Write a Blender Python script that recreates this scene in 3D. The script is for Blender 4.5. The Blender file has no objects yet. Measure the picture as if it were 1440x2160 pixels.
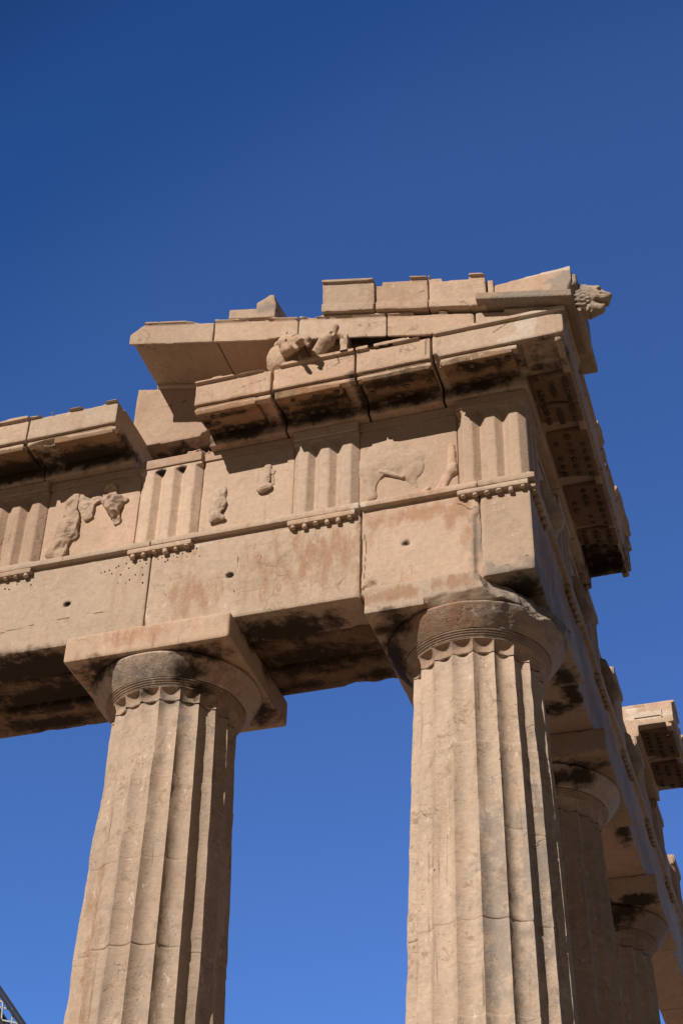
import bpy, math, random
import numpy as np
from mathutils import Vector, Euler

S = bpy.context.scene
# ------------------------------------------------------------------ camera, sky, sun, exposure
cam_d = bpy.data.cameras.new('camera'); cam = bpy.data.objects.new('camera', cam_d); S.collection.objects.link(cam)
cam.location = (2.31127684, -13.7981, -10.416835)
cam.rotation_euler = Euler((2.24861011, -0.0207892516, 0.303650881), 'XYZ')
cam_d.sensor_fit = 'VERTICAL'; cam_d.sensor_height = 24.0
cam_d.lens = 24.0 * 3306.2 / 2160.0
cam_d.clip_start = 0.1; cam_d.clip_end = 6000
S.camera = cam

LIGHT = Vector((0.22, 0.67, -0.47)).normalized()          # the way the sunlight travels
sun_el = math.asin(-LIGHT.z); sun_az = math.atan2(-LIGHT.x, -LIGHT.y)
W = bpy.data.worlds.new('World'); S.world = W; W.use_nodes = True
wn = W.node_tree.nodes; wl = W.node_tree.links
bg = wn['Background']
sky = wn.new('ShaderNodeTexSky'); sky.sky_type = 'NISHITA'; sky.sun_disc = False
sky.sun_elevation = sun_el; sky.sun_rotation = sun_az % (2*math.pi)
sky.altitude = 1500; sky.air_density = 1.0; sky.dust_density = 0.0; sky.ozone_density = 4.0
# a deep, polarised looking sky: darker overhead and towards the sun's side, brightest low in the north
tc = wn.new('ShaderNodeTexCoord'); dt = wn.new('ShaderNodeVectorMath'); dt.operation = 'DOT_PRODUCT'
dt.inputs[1].default_value = Vector((.02, .95, .15)).normalized(); wl.new(tc.outputs['Generated'], dt.inputs[0])
ramp = wn.new('ShaderNodeValToRGB'); cr = ramp.color_ramp; cr.interpolation = 'EASE'
for k, (p_, c_) in enumerate([(.12, (.115, .10, .07)), (.42, (.125, .17, .27)), (.525, (.1625, .35, .6375)), (.62, (.27, .545, .93)), (.73, (.52, .745, 1.1)), (1., (.575, .75, 1.1))]):
    e = cr.elements[k] if k < 2 else cr.elements.new(p_)
    e.position = p_; e.color = (*c_, 1)
wl.new(dt.outputs['Value'], ramp.inputs[0])
tint = wn.new('ShaderNodeMix'); tint.data_type = 'RGBA'; tint.blend_type = 'MULTIPLY'; tint.inputs[0].default_value = 1.0
wl.new(ramp.outputs[0], tint.inputs[7])
wl.new(sky.outputs[0], tint.inputs[6]); wl.new(tint.outputs[2], bg.inputs[0])
bg.inputs[1].default_value = 0.15
sun_d = bpy.data.lights.new('sun', 'SUN'); sun = bpy.data.objects.new('sun', sun_d); S.collection.objects.link(sun)
sun_d.energy = 5.0; sun_d.angle = math.radians(0.53); sun_d.color = (1.0, 0.915, 0.84)
sun.rotation_euler = LIGHT.to_track_quat('-Z', 'Y').to_euler(); sun.location = (-6, -20, 20)
S.view_settings.view_transform = 'Standard'; S.view_settings.look = 'None'
S.view_settings.exposure = 0.0; S.view_settings.gamma = 1.0
S.view_settings.use_curve_mapping = False
S.render.engine = 'CYCLES'

# ------------------------------------------------------------------ noise
_rng = np.random.RandomState(11)
_LAT = _rng.rand(32, 32, 32).astype(np.float32)
def vnoise(P):                      # value noise in -1..1, P (N,3)
    P = np.asarray(P, np.float32); f = np.floor(P); i = f.astype(np.int32); t = P - f
    t = t*t*(3-2*t); i0 = i & 31; i1 = (i+1) & 31
    def L(a, b, c): return _LAT[a[:, 0], b[:, 1], c[:, 2]]
    x, y, z = t[:, 0], t[:, 1], t[:, 2]
    a = L(i0, i0, i0)*(1-x)+L(i1, i0, i0)*x; b = L(i0, i1, i0)*(1-x)+L(i1, i1, i0)*x
    c = L(i0, i0, i1)*(1-x)+L(i1, i0, i1)*x; d = L(i0, i1, i1)*(1-x)+L(i1, i1, i1)*x
    return ((a*(1-y)+b*y)*(1-z)+(c*(1-y)+d*y)*z)*2-1
def fbm(P, s, o=3):
    v = 0; a = 1.0; n = 0
    for k in range(o):
        v = v + a*vnoise(np.asarray(P)*s + 7.3*k); n += a; a *= .5; s *= 2.03
    return v/n

# ------------------------------------------------------------------ stains in world space (marks and some painted shade)
STAIN_SHADE = []      # channel 0 black crust, dark pits and painted shade, 1 orange patina, 2 pale repair, 3 grey weathered ; centre, radii, strength
def st(ch, c, r, s=1.0): STAIN_SHADE.append((ch, np.array(c, np.float32), np.array(r, np.float32), s))
def stain_shades(V):
    out = np.zeros((len(V), 4), np.float32)
    if not len(V): return out
    lo = V.min(0); hi = V.max(0)
    for ch, c, r, s in STAIN_SHADE:
        if np.any(c+2*r < lo) or np.any(c-2*r > hi): continue
        d = np.sqrt((((V-c)/r)**2).sum(1))
        out[:, ch] = np.maximum(out[:, ch], np.clip(1-.5*d, 0, 1)*s)
    return out

CRACK = []      # cracks that run across particular blocks: polylines in world space, half width
def crack(w, *p): CRACK.append((w, np.array(p, np.float32)))
def cracks(V):
    out = np.zeros(len(V), np.float32)
    if not len(V): return out
    lo = V.min(0)-.05; hi = V.max(0)+.05; J = None
    for w, p in CRACK:
        if np.any(p.max(0) < lo) or np.any(p.min(0) > hi): continue
        if J is None: J = V+.035*np.stack([fbm(V+k*9., 4., 4) for k in range(3)], 1)
        for a, b in zip(p[:-1], p[1:]): out = np.maximum(out, np.clip(1.5-cap(J, a, b, 0.)/w, 0, 1))
    return out

# ------------------------------------------------------------------ signed distance shapes
def box(P, lo, hi, r=0.01):
    lo = np.array(lo, np.float32); hi = np.array(hi, np.float32); c = (lo+hi)/2; h = (hi-lo)/2
    r = np.minimum(r, h.min()*.8)
    q = np.abs(P-c)-h+(r[:, None] if np.ndim(r) else r)
    return np.sqrt((np.maximum(q, 0)**2).sum(1))+np.minimum(q.max(1), 0)-r
def ell(P, c, r):
    c = np.array(c, np.float32); r = np.array(r, np.float32)
    k = np.sqrt((((P-c)/r)**2).sum(1)); return (k-1)*r.min()
def cap(P, a, b, ra, rb=None):
    rb = ra if rb is None else rb
    a = np.array(a, np.float32); b = np.array(b, np.float32); ab = b-a
    t = np.clip(((P-a)@ab)/(ab@ab), 0, 1)
    return np.sqrt(((P-a-t[:, None]*ab)**2).sum(1))-(ra+(rb-ra)*t)
def plane(P, p0, n):                # positive on the side n points to
    n = np.array(n, np.float32); n /= np.linalg.norm(n); return (P-np.array(p0, np.float32))@n
def smin(a, b, k):
    h = np.clip(.5+.5*(b-a)/k, 0, 1); return b*(1-h)+a*h-k*h*(1-h)
def U(*a):
    r = a[0]
    for x in a[1:]: r = np.minimum(r, x)
    return r
def cut(a, b): return np.maximum(a, -b)
def edge_r(P, r0=.005, chip=.085, big=.15, seed=0.):
    a = fbm(P+seed, 5.5, 4); b = fbm(P+seed+31., 1.9, 3)
    return r0+chip*np.clip(a-.10, 0, 1)+big*np.clip(b-.26, 0, 1)

def surface_net(f, lo, hi, h):
    lo = np.array(lo, float)-2.5*h; hi = np.array(hi, float)+2.5*h
    ax = [np.arange(lo[k], hi[k]+h, h, dtype=np.float32) for k in range(3)]
    n = [len(a) for a in ax]
    P = np.stack(np.meshgrid(*ax, indexing='ij'), -1).reshape(-1, 3)
    F = f(P, None).astype(np.float32)
    m = np.abs(F) < .16
    F[m] = f(P[m], True)
    F = F.reshape(n)
    ins = F < 0
    cs = [(i, j, k) for i in (0, 1) for j in (0, 1) for k in (0, 1)]
    sl = lambda A, c: A[c[0]:n[0]-1+c[0], c[1]:n[1]-1+c[1], c[2]:n[2]-1+c[2]]
    cnt = sum(sl(ins, c).astype(np.int8) for c in cs)
    act = np.argwhere((cnt > 0) & (cnt < 8))
    idx = -np.ones((n[0]-1, n[1]-1, n[2]-1), np.int64); idx[act[:, 0], act[:, 1], act[:, 2]] = np.arange(len(act))
    acc = np.zeros((len(act), 3)); num = np.zeros(len(act))
    vals = {c: F[act[:, 0]+c[0], act[:, 1]+c[1], act[:, 2]+c[2]] for c in cs}
    for c in cs:
        for k in range(3):
            if c[k]: continue
            d = list(c); d[k] = 1; d = tuple(d); va, vb = vals[c], vals[d]
            x = (va < 0) != (vb < 0); t = np.where(x, va/np.where(x, va-vb, 1), 0)
            p = np.tile(np.array(c, float), (len(act), 1)); p[:, k] += t
            acc[x] += p[x]; num[x] += 1
    V = (act+acc/np.maximum(num, 1)[:, None])*h+np.array([a[0] for a in ax])
    Q = []
    for k in range(3):
        a, b = (k+1) % 3, (k+2) % 3
        s0 = [slice(None)]*3; s1 = [slice(None)]*3; s0[k] = slice(0, -1); s1[k] = slice(1, None)
        A = ins[tuple(s0)]; B = ins[tuple(s1)]
        e = np.argwhere(A != B); e = e[(e[:, a] > 0) & (e[:, b] > 0) & (e[:, a] < n[a]-1) & (e[:, b] < n[b]-1)]
        g = A[e[:, 0], e[:, 1], e[:, 2]]
        def at(da, db):
            q = e.copy(); q[:, a] -= da; q[:, b] -= db; return idx[q[:, 0], q[:, 1], q[:, 2]]
        q = np.stack([at(1, 1), at(0, 1), at(0, 0), at(1, 0)], 1)
        q[~g] = q[~g][:, ::-1]; Q.append(q)
    return V.astype(np.float32), np.concatenate(Q)

# ------------------------------------------------------------------ linking objects
COL = S.collection
def props(o, label=None, cat=None, group=None, kind=None):
    for k, v in (('label', label), ('category', cat), ('group', group), ('kind', kind)):
        if v: o[k] = v
    return o
def worldloc(o):
    v = Vector((0, 0, 0))
    while o: v = v+o.location; o = o.parent
    return v
def link(name, V, Q, mat, parent=None, sharp=38, base=None):
    V = np.asarray(V, np.float32); me = bpy.data.meshes.new(name)
    if base is None: base = ((V[:, 0].min()+V[:, 0].max())/2, (V[:, 1].min()+V[:, 1].max())/2, V[:, 2].min())
    base = np.array(base, np.float32); L = V-base
    me.vertices.add(len(V)); me.vertices.foreach_set('co', L.ravel())
    if isinstance(Q, np.ndarray):
        k = Q.shape[1]; me.loops.add(Q.size); me.loops.foreach_set('vertex_index', Q.ravel().astype(np.int32))
        me.polygons.add(len(Q)); me.polygons.foreach_set('loop_start', np.arange(0, Q.size, k, dtype=np.int32))
        me.polygons.foreach_set('loop_total', np.full(len(Q), k, np.int32))
        me.update(calc_edges=True)
    else:
        me.clear_geometry(); me.from_pydata([tuple(v) for v in L], [], Q)
    me.validate()
    me.polygons.foreach_set('use_smooth', np.ones(len(me.polygons), bool))
    if sharp: me.set_sharp_from_angle(angle=math.radians(sharp))
    at = me.attributes.new('stain_shade', 'FLOAT_COLOR', 'POINT')
    at.data.foreach_set('color', stain_shades(V).ravel())
    ck_ = me.attributes.new('crack', 'FLOAT', 'POINT'); ck_.data.foreach_set('value', cracks(V))
    me.materials.append(mat)
    o = bpy.data.objects.new(name, me); COL.objects.link(o)
    if parent: o.parent = parent; base = base-np.array(worldloc(parent))
    o.location = base
    return o
def sdf(name, f, lo, hi, mat, h=.02, parent=None, sharp=38, shear=0., wob=.004):
    def g(P, w):
        if w is None: return f(P, .008)
        return f(P, edge_r(P)) + wob*fbm(P, 3.1, 3)
    V, Q = surface_net(g, lo, hi, h)
    if shear: V[:, 2] += shear*V[:, 0]
    return link(name, V, Q, mat, parent, sharp)
def empty(name, loc):
    o = bpy.data.objects.new(name, None); COL.objects.link(o); o.location = loc; o.empty_display_size = .2; return o
def copy_part(o, parent, loc):
    c = o.copy(); COL.objects.link(c); c.parent = parent; c.location = loc; return c

# ------------------------------------------------------------------ materials
def marble(name, A, B, streak=.45, rough=.88, bump=.42, age=.5, pits=.5, pale_amt=.25, grey_amt=.2, lines=0., hue=.0):
    m = bpy.data.materials.new(name); m.use_nodes = True; nt = m.node_tree; N = nt.nodes; K = nt.links
    bs = N['Principled BSDF']; bs.inputs['Roughness'].default_value = rough; bs.inputs['Specular IOR Level'].default_value = .18
    geo = N.new('ShaderNodeNewGeometry'); oi = N.new('ShaderNodeObjectInfo')
    off = N.new('ShaderNodeVectorMath'); off.operation = 'MULTIPLY_ADD'
    off.inputs[1].default_value = (0.35, 0.35, 0.35); K.new(oi.outputs['Random'], off.inputs[0]); K.new(geo.outputs['Position'], off.inputs[2])
    def nz(scale, det=6, rgh=.6, vec=None, sc=None, dist=0):
        t = N.new('ShaderNodeTexNoise'); t.inputs['Scale'].default_value = scale; t.inputs['Detail'].default_value = det
        t.inputs['Roughness'].default_value = rgh; t.inputs['Distortion'].default_value = dist
        v = (vec or off).outputs[0]
        if sc:
            mp = N.new('ShaderNodeVectorMath'); mp.operation = 'MULTIPLY'; mp.inputs[1].default_value = sc; K.new(v, mp.inputs[0]); v = mp.outputs[0]
        K.new(v, t.inputs['Vector']); return t.outputs['Fac']
    def rng(x, a, b, c=0, d=1, smooth=True):
        t = N.new('ShaderNodeMapRange'); t.interpolation_type = 'SMOOTHSTEP' if smooth else 'LINEAR'
        for i, v in enumerate((a, b, c, d)): t.inputs[i+1].default_value = v
        K.new(x, t.inputs[0]); return t.outputs[0]
    def ma(op, a, b):
        t = N.new('ShaderNodeMath'); t.operation = op
        for i, v in enumerate((a, b)):
            if isinstance(v, (int, float)): t.inputs[i].default_value = v
            else: K.new(v, t.inputs[i])
        return t.outputs[0]
    def mix(f, a, b, mode='MIX'):
        t = N.new('ShaderNodeMix'); t.data_type = 'RGBA'; t.blend_type = mode
        for i, v in ((0, f), (6, a), (7, b)):
            if isinstance(v, tuple): t.inputs[i].default_value = (*v, 1)
            elif isinstance(v, (int, float)): t.inputs[i].default_value = v
            else: K.new(v, t.inputs[i])
        return t.outputs[2]
    c = mix(rng(nz(.9, 6), .36, .64), A, B)
    rm = N.new('ShaderNodeMath'); rm.operation = 'FRACT'; K.new(ma('MULTIPLY', oi.outputs['Random'], 7.31), rm.inputs[0])
    c = mix(ma('MULTIPLY', rm.outputs[0], .6*min(1, pale_amt*5)), c, (.57, .46, .35))       # some blocks are paler and greyer
    # vertical run-off streaks of ochre patina
    sm = ma('MULTIPLY', rng(nz(5.5, 6, .62, sc=(1, 1, .13)), .5, .72), rng(nz(.75, 3), .42, .62))
    c = mix(ma('MULTIPLY', sm, streak), c, (.36, .19, .095))
    pm = ma('MULTIPLY', rng(nz(3.2, 8, .68), .54, .68), pale_amt)
    c = mix(pm, c, (.64, .52, .40))
    gm = ma('MULTIPLY', rng(nz(2.3, 8, .7, dist=.6), .53, .69), grey_amt)
    c = mix(gm, c, (.29, .237, .192))
    if lines:
        lm = ma('MULTIPLY', rng(nz(3., 7, .7, sc=(.6, .6, 7)), .52, .68), lines)
        c = mix(lm, c, (.33, .235, .165))
    # painted-by-place stains, shade included, edges broken up by noise
    at = N.new('ShaderNodeAttribute'); at.attribute_name = 'stain_shade'; at.attribute_type = 'GEOMETRY'
    sp = N.new('ShaderNodeSeparateColor'); K.new(at.outputs['Color'], sp.inputs[0])
    brk = ma('MULTIPLY', ma('SUBTRACT', nz(5.5, 8, .62), .5), 1.7)
    brk2 = ma('MULTIPLY', ma('SUBTRACT', nz(8, 9, .7, sc=(1, 1, .35)), .5), 2.2)
    def msk(x, b, w): return rng(ma('ADD', x, b), .5-w, .5+w)
    gate = lambda x: rng(x, .02, .16)
    def stain_shade(x, b, w, amt): return ma('MULTIPLY', ma('MULTIPLY', msk(x, b, w), gate(x)), amt)
    c = mix(stain_shade(sp.outputs[1], brk2, .28, .68), c, (.36, .19, .105))
    c = mix(stain_shade(at.outputs['Alpha'], brk, .2, .8), c, (.29, .245, .205))
    c = mix(stain_shade(sp.outputs[2], ma('MULTIPLY', brk, .7), .06, .75), c, (.62, .52, .42))
    # grain and per-block tone
    c = mix(1.0, c, N_rgb(N, K, rng(nz(17, 8, .7), .3, .7, .88, 1.1, False)), 'MULTIPLY')
    c = mix(1.0, c, N_rgb(N, K, rng(oi.outputs['Random'], 0, 1, .80, 1.06, False)), 'MULTIPLY')
    if pits:
        pt = ma('MULTIPLY', ma('MULTIPLY', rng(nz(30, 5, .6), .66, .72), rng(nz(1.6, 4), .5, .66)), pits)
        c = mix(pt, c, (.075, .05, .035))
    # crisp wear: brown smudges, pale scratches and dark drip lines, in patches
    w1 = ma('MULTIPLY', rng(nz(6.5, 12, .78, dist=.5), .53, .60), rng(nz(1.25, 4), .43, .58))
    c = mix(ma('MULTIPLY', w1, age*.75), c, (.27, .18, .12))
    w2 = ma('MULTIPLY', rng(nz(13, 10, .75, sc=(1, 1, .55)), .57, .63), rng(nz(1.6, 4, sc=(1.3, 1.3, 1.1)), .46, .58))
    c = mix(ma('MULTIPLY', w2, age*.9), c, (.66, .54, .43))
    w3 = ma('MULTIPLY', rng(nz(16, 6, .6, sc=(1, 1, .05)), .60, .68), rng(nz(1.9, 5, sc=(1, 1, .6)), .47, .6))
    c = mix(ma('MULTIPLY', w3, age*.7), c, (.20, .125, .08))
    w4 = ma('MULTIPLY', rng(nz(45, 4, .6), .62, .68), rng(nz(2.1, 6, .65), .47, .57))
    c = mix(ma('MULTIPLY', w4, age), c, (.13, .085, .055))
    # fine bedding lines of the marble and dirty scuffs
    bl = ma('MULTIPLY', rng(nz(4, 8, .75, sc=(.35, .35, 9), dist=.3), .55, .68), rng(nz(.8, 3), .46, .6))
    c = mix(ma('MULTIPLY', bl, .34), c, (.21, .14, .09))
    sc2 = ma('MULTIPLY', rng(nz(9, 9, .75, dist=.8), .58, .7), rng(nz(1.1, 4), .5, .62))
    c = mix(ma('MULTIPLY', sc2, .45), c, (.19, .125, .08))
    # thin hairline cracks
    vo = N.new('ShaderNodeTexVoronoi'); vo.feature = 'DISTANCE_TO_EDGE'; vo.inputs['Scale'].default_value = .75
    wv = N.new('ShaderNodeVectorMath'); wv.operation = 'ADD'
    tn = N.new('ShaderNodeTexNoise'); tn.inputs['Scale'].default_value = 1.9; tn.inputs['Detail'].default_value = 5; K.new(off.outputs[0], tn.inputs['Vector'])
    K.new(off.outputs[0], wv.inputs[0]); K.new(tn.outputs['Color'], wv.inputs[1]); K.new(wv.outputs[0], vo.inputs['Vector'])
    ck = ma('MULTIPLY', rng(vo.outputs['Distance'], .002, .0075, 1, 0), rng(nz(.9, 3), .57, .64))
    c = mix(ma('MULTIPLY', ck, .4), c, (.09, .06, .04))
    ca = N.new('ShaderNodeAttribute'); ca.attribute_name = 'crack'; ca.attribute_type = 'GEOMETRY'
    c = mix(ma('MULTIPLY', rng(ca.outputs['Fac'], .35, .9), .8), c, (.06, .04, .028))
    dk = stain_shade(sp.outputs[0], ma('ADD', ma('MULTIPLY', brk, .75), ma('MULTIPLY', ma('SUBTRACT', nz(18, 5, .6), .5), .4)), .26, .95)
    c = mix(dk, c, (.028, .020, .014))
    K.new(c, bs.inputs['Base Color'])
    ch = rng(nz(11, 7, .68, dist=.4), .56, .7)                    # shallow spalls
    ch = ma('MULTIPLY', ch, rng(nz(1.3, 4), .45, .62))
    bh = ma('ADD', ma('MULTIPLY', nz(3.2, 10, .7), .75), ma('ADD', ma('MULTIPLY', nz(60, 6, .7), .14), ma('MULTIPLY', rng(nz(19, 8, .72, sc=(.8, .8, 1.3)), .42, .56), .07)))
    bh = ma('SUBTRACT', bh, ma('MULTIPLY', ch, .22))
    bh = ma('SUBTRACT', bh, ma('MULTIPLY', ck, .25))
    bp = N.new('ShaderNodeBump'); bp.inputs['Strength'].default_value = bump; bp.inputs['Distance'].default_value = .045
    K.new(bh, bp.inputs['Height']); K.new(bp.outputs[0], bs.inputs['Normal'])
    return m
def N_rgb(N, K, x):
    t = N.new('ShaderNodeCombineColor')
    for i in range(3): K.new(x, t.inputs[i])
    return t.outputs[0]
def plain(name, col, rough=.6, metal=0.):
    m = bpy.data.materials.new(name); m.use_nodes = True; nt = m.node_tree; b = nt.nodes['Principled BSDF']
    n = nt.nodes.new('ShaderNodeTexNoise'); n.inputs['Scale'].default_value = 6; n.inputs['Detail'].default_value = 6
    g = nt.nodes.new('ShaderNodeNewGeometry'); nt.links.new(g.outputs['Position'], n.inputs['Vector'])
    r = nt.nodes.new('ShaderNodeMix'); r.data_type = 'RGBA'
    r.inputs[6].default_value = (*[c*.75 for c in col], 1); r.inputs[7].default_value = (*[min(1, c*1.25) for c in col], 1)
    nt.links.new(n.outputs['Fac'], r.inputs[0]); nt.links.new(r.outputs[2], b.inputs['Base Color'])
    b.inputs['Roughness'].default_value = rough; b.inputs['Metallic'].default_value = metal
    return m
M_BLOCK = marble('honey marble', (.53, .365, .256), (.455, .31, .213))
M_SMOOTH = marble('clean cut marble', (.54, .378, .266), (.475, .328, .228), streak=.25, grey_amt=.1, pale_amt=.15, bump=.4, pits=.25, age=.36)
M_COL = marble('fluted shaft marble', (.49, .345, .248), (.36, .25, .178), streak=.3, grey_amt=.45, lines=.35, pale_amt=.4, pits=.9, bump=.5, age=.95)
M_SCULPT = marble('sculpted marble', (.42, .30, .21), (.33, .235, .165), streak=.15, grey_amt=.4, bump=.7)
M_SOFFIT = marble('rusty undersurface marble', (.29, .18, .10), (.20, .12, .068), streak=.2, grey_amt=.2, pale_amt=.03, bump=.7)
M_HOLE = plain('dark drilled hole', (.02, .015, .012), .95)

exec_after = []

# ------------------------------------------------------------------ stains list, with some shade painted in
# architrave face
for c, r, s in [((-1.8, 0, 1.04), (.24, .2, .11), .95), ((-1.35, 0, 1.05), (.5, .2, .10), .95), ((-.85, 0, .98), (.16, .2, .2), .9),
                ((-.78, 0, .6), (.07, .2, .2), .8), ((-4.07, 0, .42), (.33, .2, .25), .85), ((-2.5, 0, .72), (.62, .2, .5), .72),
                ((-3.1, 0, .6), (.3, .2, .4), .62), ((-1.62, -.15, -.17), (.42, .15, .085), 1.), ((-.85, -.15, -.12), (.28, .2, .12), .95),
                ((-4.75, -.15, -.14), (.3, .15, .13), .8), ((-1.3, -.08, 1.28), (.4, .1, .05), .7), ((-5.0, .1, -3.6), (.12, .3, .9), .85),
                ((-.9, -.05, -.5), (.2, .2, .2), .8), ((-1.3, .05, -.5), (.25, .25, .2), .75), ((-3.5, -.5, 2.8), (.5, .4, .1), .7),
                ((-2.5, -.4, 2.78), (.5, .3, .1), .8), ((-1.4, -.2, 2.8), (.5, .25, .1), .75)]: st(1, c, r, s)
# black crust, and painted shade where noted: soffits, echinus, abacus undersides, far capitals
for c, r, s in [((-3.1, .45, 0), (.75, .3, .12), 1.), ((-2.9, 1.1, -.02), (.9, .28, .12), 1.), ((-3.2, 1.6, 0), (.4, .14, .1), .9), ((-2.3, 1.6, 0), (.35, .12, .1), .9),
                ((-6.2, .4, 0), (1.1, .35, .12), 1.05), ((-6.2, 1.05, 0), (1.3, .3, .12), 1.05), ((-6.6, 1.55, 0), (.7, .18, .1), .95),
                ((-4.18, .27, -.56), (.14, .12, .13), 1.), ((-4.1, .33, -.78), (.2, .16, .12), .75), ((-5.2, .3, -.38), (.3, .4, .09), 1.05), ((-4.0, .12, -.38), (.34, .2, .06), 1.),
                ((-3.75, 1.5, -.4), (.22, .3, .1), 1.0), ((-1.6, .25, -.38), (.3, .35, .08), 1.), ((-1.75, .8, -.5), (.16, .45, .3), .95), ((-.02, 1.72, -.38), (.16, .22, .08), 1.05),
                ((-.2, .35, 0), (.2, .22, .06), 1.05), ((-.1, 2.62, 0), (.13, .35, .05), 1.), ((-.35, 2.95, 0), (.3, .15, .05), .9), ((-.1, 6.5, 0), (.12, .3, .05), 1.),
                ((-3.6, -.48, 2.79), (.35, .06, .06), .8), ((-3.95, -.35, 2.8), (.1, .2, .1), .8), ((-2.4, -.4, 2.82), (.32, .12, .06), .95), ((-2.6, -.2, 2.82), (.5, .12, .1), .9),
                ((-1.4, -.48, 2.79), (.42, .12, .06), 1.), ((-.5, -.45, 2.79), (.35, .14, .06), .95), ((-.4, -.15, 2.8), (.4, .1, .1), .8), ((.32, -.3, 2.86), (.28, .28, .06), 1.05), ((-5.6, -.12, 2.85), (.7, .3, .1), 1.1), ((-6.7, -.12, 2.85), (.7, .3, .1), 1.1),
                ((-1.62, -.46, 3.53), (.55, .12, .3), 1.2), ((-2.0, .34, 3.4), (.3, .1, .3), 1.0), ((-2.97, -.2, 2.85), (.1, .4, .1), 1.), ((-1.96, -.3, 2.85), (.08, .4, .1), .9), ((-4.6, .68, 3.24), (.6, .26, .05), 1.1), ((.1, 4.0, 3.0), (.6, .5, .3), 1.0),  # raking soffit gap: deep shade put into the colour along with crust
                ((-.75, 3.72, -.5), (.35, .12, .16), 1.1), ((-.3, 3.9, -.45), (.25, .15, .13), 1.1), ((-.6, 3.85, -.36), (.6, .2, .06), 1.), ((-.6, 8.05, -.45), (.5, .2, .2), 1.1), ((-.2, 7.9, -.36), (.4, .3, .06), 1.)]: st(0, c, r, s)
st(0, (-4.711, .05, 2.50), (.07, .06, .035), 1.1)  # shade at the triglyph groove tops, painted black
st(0, (-4.429, .05, 2.50), (.07, .06, .035), 1.1)  # same painted shade, next groove
for y, z, ry, rz in ((.8, .7, .5, .4), (2.2, 1.0, .6, .2), (3.6, .5, .6, .35), (5.4, .9, .7, .3), (7.4, .4, .8, .3)): st(1, (0, y, z), (.05, ry, rz), .85)
for y, z in ((1.5, .3), (3.0, .9), (4.4, .5), (6.5, .7), (8.3, .5)): st(3, (0, y, z), (.05, .5, .35), .9)
for x in (-6.6, -5.5, -3.6, -2.6, -1.5, -.5): st(0, (x, -.06, 2.82), (.62, .16, .10), .95)  # bed course: crust that also paints in shade beneath the cornice
st(0, (-4.12, .15, -.54), (.16, .12, .13), 1.1); st(0, (-4.0, .28, -.72), (.25, .2, .08), .9); st(0, (-4.75, .12, -.76), (.4, .12, .06), .6)
st(3, (-4.6, .05, -.55), (.7, .3, .25), .68); st(3, (-4.3, .1, -.85), (.6, .3, .12), .8); st(1, (-3.9, .4, -.5), (.3, .4, .2), .8)
st(0, (-1.75, .55, -.45), (.2, .35, .2), 1.0)
# pale repairs
for c, r, s in [((.2, -.64, 3.08), (.13, .06, .26), 1.), ((.02, -.64, 2.93), (.22, .06, .07), .95), ((.55, -.73, 3.86), (.5, .1, .06), 1.), ((.45, -.69, 3.25), (.3, .05, .05), .9), ((.1, -.6, 2.83), (.25, .03, .05), .8),
                ((-4.1, 0, 1.17), (.5, .05, .05), .55), ((-2.05, 0, .6), (.05, .05, .5), .6), ((-2.05, -.05, 1.27), (.14, .1, .1), .8), ((-3.0, 0, 1.15), (.6, .05, .04), .5), 
                ((.2, 8.5, 3.05), (.36, .1, .07), 1.1), ((-.02, 8.5, 3.2), (.12, .1, .1), 1.), ((0, 14.0, 2.6), (.3, .6, .3), .9), ((0, 11.5, .6), (.1, 1.5, .8), .7)]: st(2, c, r, s)
# grey weathering
for c, r, s in [((.0, .35, -.15), (.6, .8, .32), 1.15), ((-.35, .15, -.55), (.3, .25, .25), .9), ((.1, -.8, 3.4), (.8, .12, .1), 1.1), ((.72, -.6, 3.6), (.22, .3, .3), 1.1), ((-.6, .13, -3.8), (.22, .3, 1.5), .8), ((-.25, .4, -3.5), (.2, .3, 1.3), .8),
                ((-1.1, .1, -1.0), (.5, .2, .2), .5), ((-3.1, -.6, 4.4), (.4, .2, .1), .8), ((-.66, 0, .5), (.07, .08, .5), .7), ((-4.5, .2, -.55), (.6, .4, .25), .6), ((-4.0, .3, -1.2), (.3, .3, .3), .6)]: st(3, c, r, s)

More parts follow.
